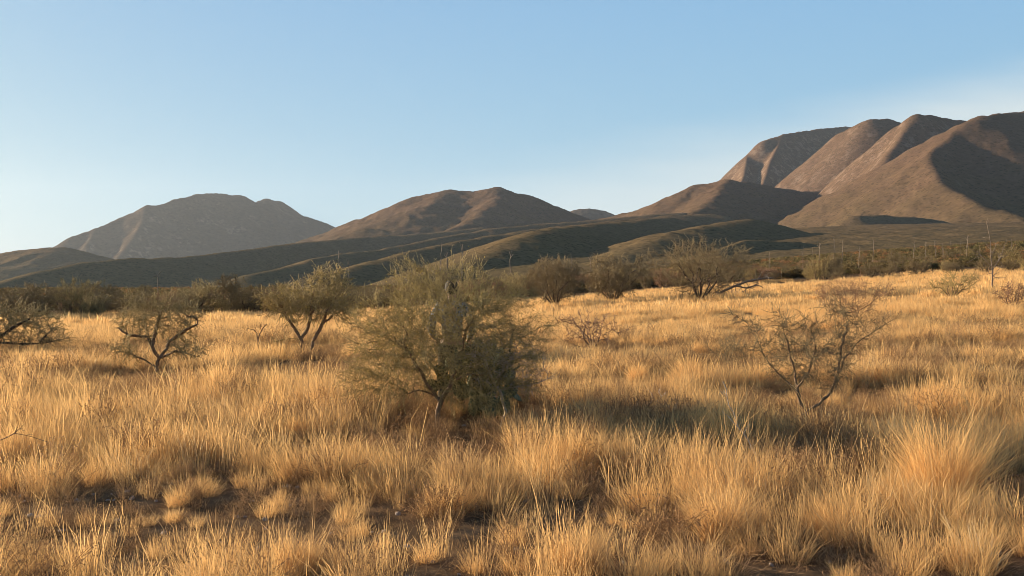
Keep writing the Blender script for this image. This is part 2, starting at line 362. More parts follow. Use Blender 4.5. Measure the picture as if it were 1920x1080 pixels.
# ------------------------------------------------------------------ grass: one object per belt of the field, blades instanced by nodes
def blade_clump(name, n, rad_, h0, h1, w, lean, seg, m, seed, heads=0.0, curl=0.25):
    r = np.random.default_rng(seed)
    ang = r.uniform(0, 2 * math.pi, n); rr = rad_ * np.sqrt(r.random(n))
    base = np.stack([rr * np.cos(ang), rr * np.sin(ang), np.full(n, -0.03)], -1)
    H = r.uniform(h0, h1, n) * (1 - 0.35 * (rr / rad_) ** 2) * np.where(r.random(n) < 0.12, 1.25, 1.0)
    la = ang + r.normal(0, 0.9, n); ln = np.abs(r.normal(lean, lean * 0.6, n)) * (0.5 + rr / rad_)
    dirx = np.cos(la); diry = np.sin(la); cu = r.uniform(0.2, 1.0, n) * curl * (1 + 2.5 * (r.random(n) < 0.10))
    fa = r.uniform(0, math.pi, n); fx = np.cos(fa); fy = np.sin(fa)
    V = []; wob = r.normal(0, 0.02, (n, seg + 1, 2))
    ww = w * r.uniform(0.6, 1.3, n)
    for k in range(seg + 1):
        t = k / seg; off = ln * t + cu * t * t
        z = H * (t - 0.5 * np.clip(off, 0, 1.2) ** 2 * t * 0.6)
        cx = base[:, 0] + dirx * off * H + wob[:, k, 0] * t; cy = base[:, 1] + diry * off * H + wob[:, k, 1] * t
        wd = ww * (1 - t ** 1.6) * 0.5 + 0.0002
        hd = (r.random(n) < 1) * 0
        if heads and k == seg - 1: wd = wd * np.where(r.random(n) < heads, 2.6, 1.0)
        V.append(np.stack([cx - fx * wd, cy - fy * wd, base[:, 2] + z], -1)); V.append(np.stack([cx + fx * wd, cy + fy * wd, base[:, 2] + z], -1))
    V = np.stack(V, 1); nv = 2 * (seg + 1)
    q = np.array([[2 * k, 2 * k + 1, 2 * k + 3, 2 * k + 2] for k in range(seg)])
    Fc = (q[None] + (np.arange(n) * nv)[:, None, None]).reshape(-1, 4)
    tint = np.repeat(np.clip(r.beta(2.2, 2.0, n), 0, 1), nv)
    me = mk_mesh(name, V.reshape(-1, 3), Fc, [m], False, tint)
    return me

PROTO = {}
def proto_collection(key, meshes):
    c = bpy.data.collections.new(key)              # never linked to the scene: only the nodes read it
    for i, me in enumerate(meshes):
        o = bpy.data.objects.new('%s_%02d' % (key, i), me); c.objects.link(o)
    PROTO[key] = (c, len(meshes)); return c
def scatter(name, key, P, rot, scl, idx, label, cat):
    c, n = PROTO[key]
    me = bpy.data.meshes.new(name); me.vertices.add(len(P)); me.vertices.foreach_set('co', np.asarray(P, np.float32).ravel())
    for nm, ty, val, fld in (('irot', 'FLOAT_VECTOR', rot, 'vector'), ('iscl', 'FLOAT_VECTOR', scl, 'vector'), ('iidx', 'INT', idx, 'value')):
        a = me.attributes.new(nm, ty, 'POINT'); a.data.foreach_set(fld, np.asarray(val, np.int32 if ty == 'INT' else np.float32).ravel())
    o = mk_obj(name, me)
    g = bpy.data.node_groups.new(name + '_nodes', 'GeometryNodeTree')
    g.interface.new_socket('Geometry', in_out='INPUT', socket_type='NodeSocketGeometry')
    g.interface.new_socket('Geometry', in_out='OUTPUT', socket_type='NodeSocketGeometry')
    gi = N(g, 'NodeGroupInput'); go = N(g, 'NodeGroupOutput')
    m2p = N(g, 'GeometryNodeMeshToPoints'); iop = N(g, 'GeometryNodeInstanceOnPoints'); ci = N(g, 'GeometryNodeCollectionInfo')
    ci.inputs['Collection'].default_value = c; ci.inputs['Separate Children'].default_value = True; ci.inputs['Reset Children'].default_value = True
    iop.inputs['Pick Instance'].default_value = True
    def na(nm, ty):
        x = N(g, 'GeometryNodeInputNamedAttribute', data_type=ty); x.inputs['Name'].default_value = nm
        return next(s_ for s_ in x.outputs if s_.enabled and s_.name == 'Attribute')
    g.links.new(gi.outputs[0], m2p.inputs['Mesh']); g.links.new(m2p.outputs[0], iop.inputs['Points']); g.links.new(ci.outputs[0], iop.inputs['Instance'])
    e2r = N(g, 'FunctionNodeEulerToRotation'); g.links.new(na('irot', 'FLOAT_VECTOR'), e2r.inputs[0]); g.links.new(e2r.outputs[0], iop.inputs['Rotation'])
    g.links.new(na('iscl', 'FLOAT_VECTOR'), iop.inputs['Scale']); g.links.new(na('iidx', 'INT'), iop.inputs['Instance Index'])
    g.links.new(iop.outputs[0], go.inputs[0])
    md = o.modifiers.new('scatter', 'NODES'); md.node_group = g
    return meta(o, label, cat, kind='stuff')

proto_collection('near_tuft', [blade_clump('near_tuft', 230, 0.15, 0.16, 0.50, 0.0040, 0.30, 4, GRASS, 100 + i, 0.35, 0.14) for i in range(5)] +
                 [blade_clump('near_stalks', 60, 0.16, 0.35, 0.72, 0.0036, 0.15, 4, GRASS, 120 + i, 0.7, 0.12) for i in range(3)])
proto_collection('near_litter', [blade_clump('near_litter', 110, 0.26, 0.05, 0.20, 0.0045, 0.9, 3, FORB, 140 + i, 0.5, 0.6) for i in range(4)])
proto_collection('mid_tuft', [blade_clump('mid_tuft', 110, 0.20, 0.18, 0.52, 0.0085, 0.26, 3, GRASS, 160 + i, 0.3, 0.22) for i in range(6)])
proto_collection('far_tuft', [blade_clump('far_tuft', 70, 0.42, 0.24, 0.52, 0.024, 0.14, 2, GRASS, 180 + i, 0.3, 0.22) for i in range(6)])
def forb_mesh(name, seed):
    r = np.random.default_rng(seed); V = []; Fc = []; T = []
    for s_ in range(26):
        p = np.array([r.normal(0, .07), r.normal(0, .07), 0.0]); d = np.array([r.normal(0, .45), r.normal(0, .45), 1.0])
        for k in range(5):
            d = d / np.linalg.norm(d) + r.normal(0, .22, 3); q = p + d / np.linalg.norm(d) * 0.085; wv = np.cross(d, r.normal(0, 1, 3)); wv = wv / np.linalg.norm(wv) * 0.0028
            b = len(V); V += [p - wv, p + wv, q + wv, q - wv]; Fc.append([b, b + 1, b + 2, b + 3]); T += [r.random() * .6] * 4
            for _ in range(3):
                c = q + r.normal(0, .022, 3); a = r.normal(0, 1, 3); a /= np.linalg.norm(a); bb = np.cross(a, r.normal(0, 1, 3)); bb /= np.linalg.norm(bb)
                L = r.uniform(.007, .016); b = len(V); V += [c - a * L, c - bb * L * .5, c + a * L, c + bb * L * .5]; Fc.append([b, b + 1, b + 2, b + 3]); T += [r.random()] * 4
            p = q
    return mk_mesh(name, np.array(V), np.array(Fc), [FORB], False, T)
proto_collection('forb', [forb_mesh('forb', 200 + i) for i in range(5)])

def stone(name, seed):
    r = np.random.default_rng(seed); V = []; Fc = []; nu, nv_ = 8, 5
    for j in range(nv_ + 1):
        for i in range(nu):
            b = math.pi * j / nv_; a = 2 * math.pi * i / nu
            V.append((math.sin(b) * math.cos(a), math.sin(b) * math.sin(a) * .8, math.cos(b) * .5))
    V = np.array(V) * (1 + r.normal(0, .13, (len(V), 1)))
    V[:nu] = V[:nu].mean(0); V[-nu:] = V[-nu:].mean(0)
    for j in range(nv_):
        for i in range(nu): Fc.append([j * nu + i, (j + 1) * nu + i, (j + 1) * nu + (i + 1) % nu, j * nu + (i + 1) % nu])
    return mk_mesh(name, V * .02, np.array(Fc), [STONE])
STONE = bark_mat('field_stone', (0.16, 0.12, 0.09), (0.36, 0.28, 0.21), 60)
proto_collection('stone', [stone('stone', 240 + i) for i in range(5)])
# places where the tall grass gives way to low brown weeds: (px, py, half width px, half depth as a factor of distance, strength)
BARE = []
for px, py, hw, hd, st in [(1270, 850, 170, 0.07, .95), (1130, 800, 150, 0.08, .6), (1560, 800, 200, 0.10, .75), (1470, 900, 120, 0.05, .8), (1250, 760, 180, 0.08, .8),
                           (1120, 900, 90, 0.05, .8), (560, 800, 110, 0.05, .75), (250, 830, 180, 0.03, .4), (380, 985, 70, 0.04, .6), (60, 730, 130, 0.05, .6), (860, 770, 170, 0.07, .7),
                           (1900, 890, 60, 0.06, .8), (1290, 1000, 90, 0.05, .85), (480, 715, 90, 0.05, .8), (1400, 690, 120, 0.07, .7), (840, 800, 190, 0.09, .95), (830, 850, 130, .11, .95), (300, 705, 120, .06, .8), (293, 742, 90, .14, .9), (1510, 785, 90, .05, .9), (1510, 850, 130, .11, .95), (566, 690, 60, .15, .8), (230, 960, 120, 0.05, .45), (850, 985, 170, .05, .85), (620, 850, 130, .05, .85), (1660, 1010, 90, .05, .7), (1060, 950, 80, .06, .8), (1750, 700, 180, 0.06, .5)]:
    g_ = gnd(px, py); BARE.append((g_[0], g_[1], hw / F * g_[1], hd * g_[1], st))
def bareness(x, y):
    b = np.zeros_like(x)
    wx = (fbm(x * .8 + 3, y * .8, 3) - .5) * 0.8; wy = (fbm(x * .8, y * .8 + 9, 3) - .5) * 0.8
    for cx, cy, hx, hy, st in BARE:
        b = np.maximum(b, st * sstep(1.25, 0.7, np.sqrt(((x + wx - cx) / hx) ** 2 + ((y + wy - cy) / hy) ** 2)))
    return b
def wedge(n, r0, r1, r, left=4.5):
    y = np.sqrt(r.uniform(r0 * r0, r1 * r1, n)); x = r.uniform(-0.60 * y - left, 0.60 * y + 0.8); return x, y
def lay(name, key, n, r0, r1, hs, seed, label, lo=.24, kinds=None, tilt=0.10, inv=False, keepfn=None, colr=None):
    r = np.random.default_rng(seed); x, y = wedge(n, r0, r1, r)
    f1 = fbm(x * 0.42, y * 0.85 + 7, 3); f2 = fbm(x * 0.14 + 30, y * 0.14, 3)
    dens = sstep(0.40, 0.58, f1) * (1 - bareness(x, y)); bare = bareness(x, y)
    if inv: dens = np.clip(0.12 + bare * 1.3 + sstep(.52, .42, f1) * .7, 0, 1)
    else: dens = lo * (1 - bare) + (1 - lo) * np.maximum(dens, sstep(22, 45, y) * .75 * (1 - bare))
    if key == 'near_litter': dens = np.ones_like(x)
    if keepfn is not None: dens = dens * keepfn(x, y)
    k = r.random(n) < dens; x, y, f1, f2 = x[k], y[k], f1[k], f2[k]; n = len(x)
    z = gz(x, y); hh = hs * (0.42 + 0.54 * sstep(.43, .58, f1)) * (0.85 + .35 * f2) * r.uniform(.6, 1.3, n) * np.interp(y, [4, 9], [.66, 1])
    hh = hh * (1 - (0.60 if not inv else 0.40) * bareness(x, y))
    sc = np.stack([hh * r.uniform(.85, 1.2, n), hh * r.uniform(.85, 1.2, n), hh], -1)
    rot = np.stack([r.normal(0, tilt, n), r.normal(0, tilt, n) + 0.04, r.uniform(0, 6.283, n)], -1)
    w = PROTO[key][1]; idx = r.integers(0, w, n)
    return scatter(name, key, np.stack([x, y, z], -1), rot, sc, idx, label, 'grass')
def field_edge(x, y):
    az = np.arctan2(x, y); lim = np.interp(az, [-.55, -.3, -.1, 0.05, .2, .35, .55], [50, 58, 66, 88, 95, 88, 88])
    return sstep(1.06, 0.94, y / lim + (fbm(x * .08, y * .08, 3) - .5) * .4)
lay('grass', 'near_tuft', 3900, 4.0, 15, 1.0, 1, 'tall golden dry grass filling the near field', lo=.42)
lay('grass', 'near_litter', 15000, 4.0, 20, 1.0, 2, 'low flattened dry stems between the grass tufts', lo=.9)
lay('grass', 'mid_tuft', 11500, 14.5, 42, 1.0, 3, 'golden dry grass across the middle of the field')
lay('grass', 'far_tuft', 26000, 40, 100, 1.0, 4, 'golden dry grass at the far edge of the field', lo=.6, keepfn=field_edge)
r = np.random.default_rng(66); x, y = wedge(1900, 4.0, 14, r, 1.0); s_ = r.uniform(.25, 1, 1900) ** 2 * 1.7
st_ = scatter('pebbles', 'stone', np.stack([x, y, gz(x, y) + .004], -1), np.stack([r.normal(0, .3, 1900), r.normal(0, .3, 1900), r.uniform(0, 6.28, 1900)], -1), np.stack([s_, s_, s_], -1), r.integers(0, 5, 1900),
              'small brown stones on the bare soil between the tufts', 'pebbles')
o_ = lay('weeds', 'forb', 11000, 4.2, 30, 1.0, 5, 'low brown twiggy weeds in the gaps of the grass', inv=True); o_['category'] = 'weeds'

# ------------------------------------------------------------------ woody plants (space colonisation: limbs grow towards points of the crown)
def colonize(attr, start, step, infl, kill, iters, seed, jitter=0.35, up=0.0):
    r = np.random.default_rng(seed)
    pos = [np.array(p, float) for p, _ in start]; par = [q for _, q in start]
    A = np.asarray(attr, float); P = np.array(pos)
    D = np.linalg.norm(A[:, None] - P[None], axis=2); near = D.argmin(1); dist = D.min(1)
    for it in range(iters):
        act = (dist < infl)
        if not act.any():
            if len(A) == 0: break
            k = dist.argmin(); act = np.zeros(len(A), bool); act[k] = True
        ids = near[act]; P = np.array(pos); v = A[act] - P[ids]; v /= np.linalg.norm(v, axis=1)[:, None] + 1e-9
        uq, inv = np.unique(ids, return_inverse=True); acc = np.zeros((len(uq), 3)); np.add.at(acc, inv, v)
        acc /= np.linalg.norm(acc, axis=1)[:, None] + 1e-9; acc += r.normal(0, jitter, acc.shape); acc[:, 2] += up
        acc /= np.linalg.norm(acc, axis=1)[:, None] + 1e-9
        new = P[uq] + acc * step; b = len(pos)
        for k in range(len(uq)): pos.append(new[k]); par.append(int(uq[k]))
        for s0 in range(0, len(new), 64):
            nn = new[s0:s0 + 64]; D = np.linalg.norm(A[:, None] - nn[None], axis=2); mi = D.argmin(1); md = D[np.arange(len(A)), mi]
            up_ = md < dist; dist[up_] = md[up_]; near[up_] = b + s0 + mi[up_]
        ok = dist > kill; A, near, dist = A[ok], near[ok], dist[ok]
        if len(A) == 0: break
    return np.array(pos), np.array(par)
def radii(par, tip, expo=2.4):
    n = len(par); a = np.zeros(n); hc = np.zeros(n, bool)
    for i in range(n - 1, -1, -1):
        if not hc[i]: a[i] = tip ** expo
        p = par[i]
        if p >= 0: a[p] += a[i] ; hc[p] = True
    return a ** (1 / expo)
def add_twigs(pos, par, r, n, length, seed, segs=3, thr=None, droop=0.0, outw=0.6):
    """short fine twigs leaving random outer nodes"""
    rg = np.random.default_rng(seed); c = pos.mean(0)
    cand = np.where((r < thr) & (par >= 0))[0] if thr else np.where(par >= 0)[0]
    sel = rg.choice(cand, n); P = [pos]; Q = [par]; b = len(pos)
    d = pos[sel] - pos[par[sel]]; d /= np.linalg.norm(d, axis=1)[:, None] + 1e-9
    d = d * 0.5 + rg.normal(0, .75, d.shape) + outw * (pos[sel] - c) / (np.linalg.norm(pos[sel] - c, axis=1)[:, None] + 1e-9)
    last = sel; p = pos[sel]; L = rg.uniform(.4, 1.2, n) * length / segs
    for k in range(segs):
        d = d / (np.linalg.norm(d, axis=1)[:, None] + 1e-9) + rg.normal(0, .3, d.shape); d[:, 2] -= droop
        p = p + d / (np.linalg.norm(d, axis=1)[:, None] + 1e-9) * L[:, None]
        P.append(p); Q.append(last); last = np.arange(b, b + n); b += n
    return np.concatenate(P), np.concatenate(Q)
def tubes(pos, par, r, mask, ns=4):
    """one ring per node, skin between parent and child"""
    n = len(pos); d = np.zeros((n, 3)); hp = par >= 0
    d[hp] = pos[hp] - pos[par[hp]]; d[~hp] = (0, 0, 1); d /= np.linalg.norm(d, axis=1)[:, None] + 1e-9
    ref = np.array([0.31, 0.93, 0.2]); ref /= np.linalg.norm(ref)
    a = np.cross(d, ref); a /= np.linalg.norm(a, axis=1)[:, None] + 1e-9; b = np.cross(d, a)
    th = np.arange(ns) * 2 * math.pi / ns
    ring = pos[:, None] + r[:, None, None] * (a[:, None] * np.cos(th)[None, :, None] + b[:, None] * np.sin(th)[None, :, None])
    e = np.where(hp & mask)[0]
    # the child's own copy of the parent's ring keeps forks clean
    rp = np.minimum(r[par[e]], r[e] * 1.35)
    ringp = pos[par[e]][:, None] + rp[:, None, None] * (a[e][:, None] * np.cos(th)[None, :, None] + b[e][:, None] * np.sin(th)[None, :, None])
    # continue smoothly when the parent has this child as its main child
    main = {}
    for i in e:
        p = par[i]
        if p not in main or r[i] > r[main[p]]: main[p] = i
    ismain = np.array([main[par[i]] == i and par[par[i]] >= 0 for i in e]) if len(e) else np.zeros(0, bool)
    ringp[ismain] = ring[par[e[ismain]]]
    V = np.concatenate([ringp.reshape(-1, 3), ring[e].reshape(-1, 3)]); m = len(e)
    k = np.arange(ns); k2 = (k + 1) % ns; b0 = (np.arange(m) * ns)[:, None]
    F4 = np.stack([b0 + k, b0 + k2, b0 + k2 + m * ns, b0 + k + m * ns], -1).reshape(-1, 4)
    return V, F4
def leaves(pos, n, size, seed, spread=0.03):
    r = np.random.default_rng(seed); c = pos[r.integers(0, len(pos), n)] + r.normal(0, spread, (n, 3))
    a = r.normal(0, 1, (n, 3)); a /= np.linalg.norm(a, axis=1)[:, None]; b = np.cross(a, r.normal(0, 1, (n, 3))); b /= np.linalg.norm(b, axis=1)[:, None]
    L = (size * r.uniform(.5, 1.3, n))[:, None]
    V = np.stack([c - a * L, c - b * L * .35, c + a * L, c + b * L * .35], 1).reshape(-1, 3)
    return V, (np.arange(n)[:, None] * 4 + np.arange(4)), np.repeat(r.random(n), 4)
def blob_points(blobs, n, seed, shell=0.5):
    """points in ellipsoids (cx, cy, cz, rx, ry, rz, weight), more of them near the surface"""
    r = np.random.default_rng(seed); w = np.array([b[6] for b in blobs], float); w /= w.sum(); out = []
    for b, k in zip(blobs, (w * n).astype(int) + 1):
        v = r.normal(0, 1, (k, 3)); v /= np.linalg.norm(v, axis=1)[:, None]; q = r.random(k) ** shell
        out.append(np.array(b[:3]) + v * q[:, None] * np.array(b[3:6]))
    return np.concatenate(out)
def woody(pos, par, tip, bark, leafm, nleaf, lsize, seed, thick, ntwig=0, tlen=.2, twthr=None, expo=2.4, spread=.03, twdroop=0, rmax=None, twr=None):
    """returns meshes: trunk with main limbs, fine branches, foliage"""
    r = radii(par, tip, expo)
    if rmax: r = np.minimum(r, rmax)
    if ntwig:
        n0 = len(pos); pos, par = add_twigs(pos, par, r, ntwig, tlen, seed, thr=twthr, droop=twdroop)
        r = np.concatenate([r, np.full(len(pos) - n0, twr or tip * .75)])
    big = r > thick
    Vt, Ft = tubes(pos, par, r, big, 6); Vb, Fb = tubes(pos, par, r, ~big, 3)
    out = [('trunk', mk_mesh('trunk', Vt, Ft, [bark], True)), ('branches', mk_mesh('branches', Vb, Fb, [{'olive_leaf': TWIG, 'rusty_leaf': TWIG_RED, 'greygreen_leaf': TWIG, 'scrub_leaf': TWIG_DARK}[leafm.name] if bark is not BARK_PALE else bark], True))]
    if nleaf:
        V, Fc, T = leaves(pos[r <= tip * 2.2], nleaf, lsize, seed + 5, spread); out.append(('foliage', mk_mesh('foliage', V, Fc, [leafm], False, T)))
    return out
def plant(name, parts, loc, label, cat, group=None, rz=0, sc=1.0):
    e = meta(empty(name, loc, rz, sc), label, cat, group)
    for nm, me in parts:
        if len(me.vertices): mk_obj(nm, me, e)
    return e
def path(pts):
    """a hand-laid trunk: list of polylines [(x,y,z)...] ; first starts at the ground; others start near a previous node"""
    st = []; 
    for pl in pts:
        pl = [np.array(p, float) for p in pl]; last = -1
        if st:
            dd = [np.linalg.norm(pl[0] - s[0]) for s in st]
            if min(dd) < 0.10: last = int(np.argmin(dd)); pl = [st[last][0]] + pl[1:]
        prev = pl[0]
        if last < 0: st.append((prev, -1)); last = len(st) - 1
        for q in pl[1:]:
            L = np.linalg.norm(q - prev); n = max(1, int(L / 0.06))
            for k in range(1, n + 1):
                w = np.array([math.sin(k * 2.1 + q[0] * 9), math.cos(k * 1.7), 0]) * 0.008
                st.append((prev + (q - prev) * k / n + w, last)); last = len(st) - 1
            prev = q
    return st
def local(px, py, o, D=None, dy=0.0):
    """photo pixel at the depth of plant origin o (+dy) -> plant-local point"""
    Y = (o[1] if D is None else D) + dy
    return ((px - 960) / F * Y - o[0], dy, CAM_H + (HY - py) / F * Y - o[2])

# --- the large mesquite in the middle
O = gnd(822, 806); s = O[1] / F
L_ = lambda px, py, dy=0: local(px, py, O, dy=dy)
tr1 = path([[(0, 0, -0.05), L_(820, 770), L_(826, 752), L_(842, 728, -.02), L_(856, 712), L_(880, 700, .05)],
            [L_(826, 752), L_(808, 738, .03), L_(785, 731, .05), L_(765, 738, .1)],
            [L_(842, 728), L_(850, 700, .1), L_(856, 672, .12), L_(870, 650, .12), L_(872, 620, .1)],
            [L_(815, 742), L_(800, 718, -.05), L_(785, 690, -.08), L_(760, 650, -.05)]])
def blob(px, py, hw, hh, o, dy=0, hd=None, w=1.0):
    c = local(px, py, o, dy=dy); k = (o[1] + dy) / F
    return (c[0], c[1], c[2], hw * k, (hd if hd is not None else hw * .8) * k, hh * k, w)
att = blob_points([blob(850, 610, 165, 110, O, 0, 140, 3.0), blob(755, 640, 110, 85, O, 0, 90, 1.8), blob(720, 590, 70, 50, O, 0, 60, .55), blob(800, 535, 75, 45, O, 0, 50, 1.1),
                   blob(765, 505, 38, 20, O, 0, 20, .3), blob(900, 570, 70, 55, O, 0, 60, .6), blob(975, 640, 60, 45, O, 0, 50, .5), blob(1010, 610, 35, 30, O, 0, 20, .12),
                   blob(690, 690, 60, 55, O, 0, 50, .5), blob(960, 710, 70, 40, O, 0, 50, .35), blob(860, 512, 45, 24, O, 0, 25, .3),
                   blob(735, 712, 62, 42, O, 0, 55, .6), blob(850, 705, 60, 50, O, 0, 60, .5), blob(905, 745, 60, 35, O, 0, 50, .35)], 3700, 11, .6)
att = att[att[:, 2] > 0.16]
ax, az_ = 960 + (att[:, 0] + O[0]) / (att[:, 1] + O[1]) * F, HY - (att[:, 2] + O[2] - CAM_H) / (att[:, 1] + O[1]) * F   # a gap in the crown round the head and shoulders
att = att[~((np.abs(ax - 846) < 24) & (az_ > 520) & (az_ < 552)) & ((np.abs(ax - 846) > 30) | (az_ < 550) | (az_ > 600) | (rng.random(len(att)) > .35))]
pos, par = colonize(att, tr1, 0.055, 0.45, 0.10, 90, 12, .42, .02)
mes = woody(pos, par, 0.0026, BARK_BROWN, LEAF_OLIVE, 12500, 0.0115, 13, 0.0085, 8200, 0.21, 0.010, 2.4, .022)
for nm_, me_ in mes:
    if nm_ == 'branches': me_.materials[0] = TWIG_MID
plant('mesquite_tree', mes, O, 'large spreading mesquite with yellow green foliage hiding the standing person', 'tree')
# --- second, thinner stem with pale dead wood on its right
O2 = gnd(938, 800) ; L_ = lambda px, py, dy=0: local(px, py, O2, dy=dy)
tr2 = path([[(0, 0, -.05), L_(948, 775), L_(940, 740), L_(925, 715, .05), L_(915, 690, .05), L_(905, 660, .05)],
            [L_(942, 728), L_(965, 726, -.05), L_(990, 722, -.1), L_(1015, 715, -.1), L_(1035, 705, -.1)],
            [L_(925, 715), L_(950, 690, .02), L_(965, 660, .02), L_(975, 640, .02)]])
att = blob_points([blob(940, 690, 75, 55, O2, 0, 60, 1.5), blob(1000, 690, 35, 45, O2, 0, 40, .5), blob(900, 650, 40, 35, O2, 0, 40, .5)], 700, 15, .6)
pos, par = colonize(att[att[:, 2] > .2], tr2, .045, .35, .09, 60, 16, .5)
plant('dead_shrub', woody(pos, par, .0026, BARK_PALE, LEAF_GREY, 900, .010, 17, .008, 700, .14, .012, 2.3, .03), O2, 'pale grey leafless shrub tangled in front of the prickly pear', 'shrub')

# --- small umbrella mesquite on the left
O = gnd(293, 712); L_ = lambda px, py, dy=0: local(px, py, O, dy=dy)
tr = path([[(0, 0, -.05), L_(294, 690), L_(298, 672), L_(285, 650, -.1), L_(278, 632, -.1), L_(240, 628, -.05), L_(222, 615)],
           [L_(298, 672), L_(312, 655, .1), L_(318, 640, .15), L_(350, 618, .1), L_(370, 608)],
           [L_(297, 674), L_(330, 658, -.2), L_(370, 668, -.25)], [L_(294, 688), L_(270, 674, .1), L_(235, 660, .15)], [L_(285, 650), L_(292, 620, .2), L_(300, 590, .2)]])
att = blob_points([blob(297, 592, 88, 38, O, 0, 80, 3), blob(255, 580, 45, 32, O, 0, 40, .8), blob(325, 570, 50, 28, O, 0, 40, .7), blob(280, 553, 40, 14, O, 0, 30, .25),
                   blob(350, 645, 42, 28, O, 0, 60, .3), blob(240, 650, 35, 25, O, 0, 50, .22)], 1500, 21, .7)
pos, par = colonize(att, tr, .07, .5, .12, 60, 22, .4)
plant('mesquite_tree', woody(pos, par, .0055, BARK_BROWN, LEAF_GREY, 2400, .015, 23, .013, 1500, .20, .02, 2.2, .03, rmax=.032), O,
      'small umbrella shaped mesquite alone in the grass on the left', 'tree')
# dead stump wood at its foot
O = gnd(312, 722); L_ = lambda px, py, dy=0: local(px, py, O, dy=dy)
att = blob_points([blob(312, 700, 26, 16, O, 0, 20, 1)], 90, 25)
pos, par = colonize(att, path([[(0, 0, -.03), L_(310, 706)]]), .05, .5, .09, 20, 26, .5)
plant('dead_shrub', woody(pos, par, .006, BARK_DARK, LEAF_GREY, 0, 0, 27, .012, 60, .1, .03), O, 'stubby dark dead shrub at the foot of the umbrella shaped mesquite', 'shrub')

# --- double stemmed mesquite behind, left of centre
O = gnd(566, 668); L_ = lambda px, py, dy=0: local(px, py, O, dy=dy)
tr = path([[(0, 0, -.05), L_(566, 640), L_(562, 632), L_(552, 615), L_(540, 598), L_(530, 580)], [L_(566, 634), L_(578, 615, .1), L_(583, 590, .1)], [L_(564, 636), L_(545, 634, -.2), L_(515, 640, -.3)],
           [(0, 0, -.05), L_(584, 660), L_(587, 640), L_(598, 620), L_(608, 600)]])
att = blob_points([blob(575, 565, 92, 36, O, 0, 80, 3), blob(620, 525, 42, 35, O, 0, 40, .8), blob(520, 560, 45, 20, O, 0, 40, .5), blob(640, 575, 45, 28, O, 0, 40, .6)], 1400, 31, .7)
pos, par = colonize(att, tr, .10, .75, .17, 60, 32, .4)
plant('mesquite_tree', woody(pos, par, .0085, BARK_BROWN, LEAF_OLIVE, 2600, .024, 33, .02, 1700, .34, .03, 2.35, .05, rmax=.045), O, 'twin stemmed mesquite with a dark forked trunk left of the large mesquite', 'tree')

# --- half seen mesquite at the left frame edge
O = gnd(-40, 660); L_ = lambda px, py, dy=0: local(px, py, O, dy=dy)
tr = path([[(0, 0, -.05), L_(-35, 640), L_(0, 632), L_(28, 612), L_(60, 595)], [L_(-35, 640), L_(40, 645, -.3), L_(72, 644, -.4), L_(95, 620, -.4), L_(108, 612, -.4)], [L_(72, 644), L_(100, 640, -.4), L_(135, 632, -.4)]])
att = blob_points([blob(20, 598, 95, 34, O, 0, 80, 3), blob(-60, 590, 90, 45, O, 0, 80, 2), blob(100, 625, 38, 16, O, -.4, 20, .4)], 1300, 35, .7)
pos, par = colonize(att, tr, .10, .75, .17, 60, 36, .4)
plant('mesquite_tree', woody(pos, par, .0085, BARK_DARK, LEAF_GREY, 1600, .024, 37, .02, 1500, .34, .03, 2.35, .05, rmax=.045), O, 'low sprawling dark branched mesquite cut by the left edge of the photo', 'tree')

# --- bare shrub on the right
O = gnd(1513, 806); L_ = lambda px, py, dy=0: local(px, py, O, dy=dy)
tr = path([[(0, 0, -.05), L_(1512, 772), L_(1500, 755), L_(1494, 735, -.05), L_(1465, 705, -.05), L_(1440, 680), L_(1420, 640), L_(1400, 605, .1), L_(1368, 586, .1)],
           [L_(1512, 772), L_(1535, 757, .05), L_(1558, 735, .05), L_(1570, 705), L_(1585, 670), L_(1610, 640), L_(1650, 615), L_(1672, 600)],
           [L_(1494, 735), L_(1490, 700, .15), L_(1480, 660, .15), L_(1470, 620, .1), L_(1462, 585, .1)],
           [L_(1558, 735), L_(1572, 690, -.15), L_(1580, 640, -.15), L_(1592, 600, -.1), L_(1570, 560, -.1)],
           [L_(1494, 735), L_(1515, 700, -.1), L_(1530, 650, -.1), L_(1520, 615, -.1)]])
att = blob_points([blob(1520, 660, 88, 82, O, 0, 80, 3), blob(1590, 600, 60, 40, O, 0, 50, .5), blob(1470, 610, 55, 35, O, 0, 40, .4), blob(1565, 580, 30, 20, O, 0, 20, .15)], 620, 41, .6)
pos, par = colonize(att, tr, .055, .5, .12, 60, 42, .45)
plant('bare_shrub', woody(pos, par, .0030, BARK_BROWN, LEAF_DARK, 900, .010, 43, .0085, 2000, .17, .012, 2.15, .02, rmax=.020), O, 'bare v shaped thorn shrub standing in the grass on the right', 'shrub')

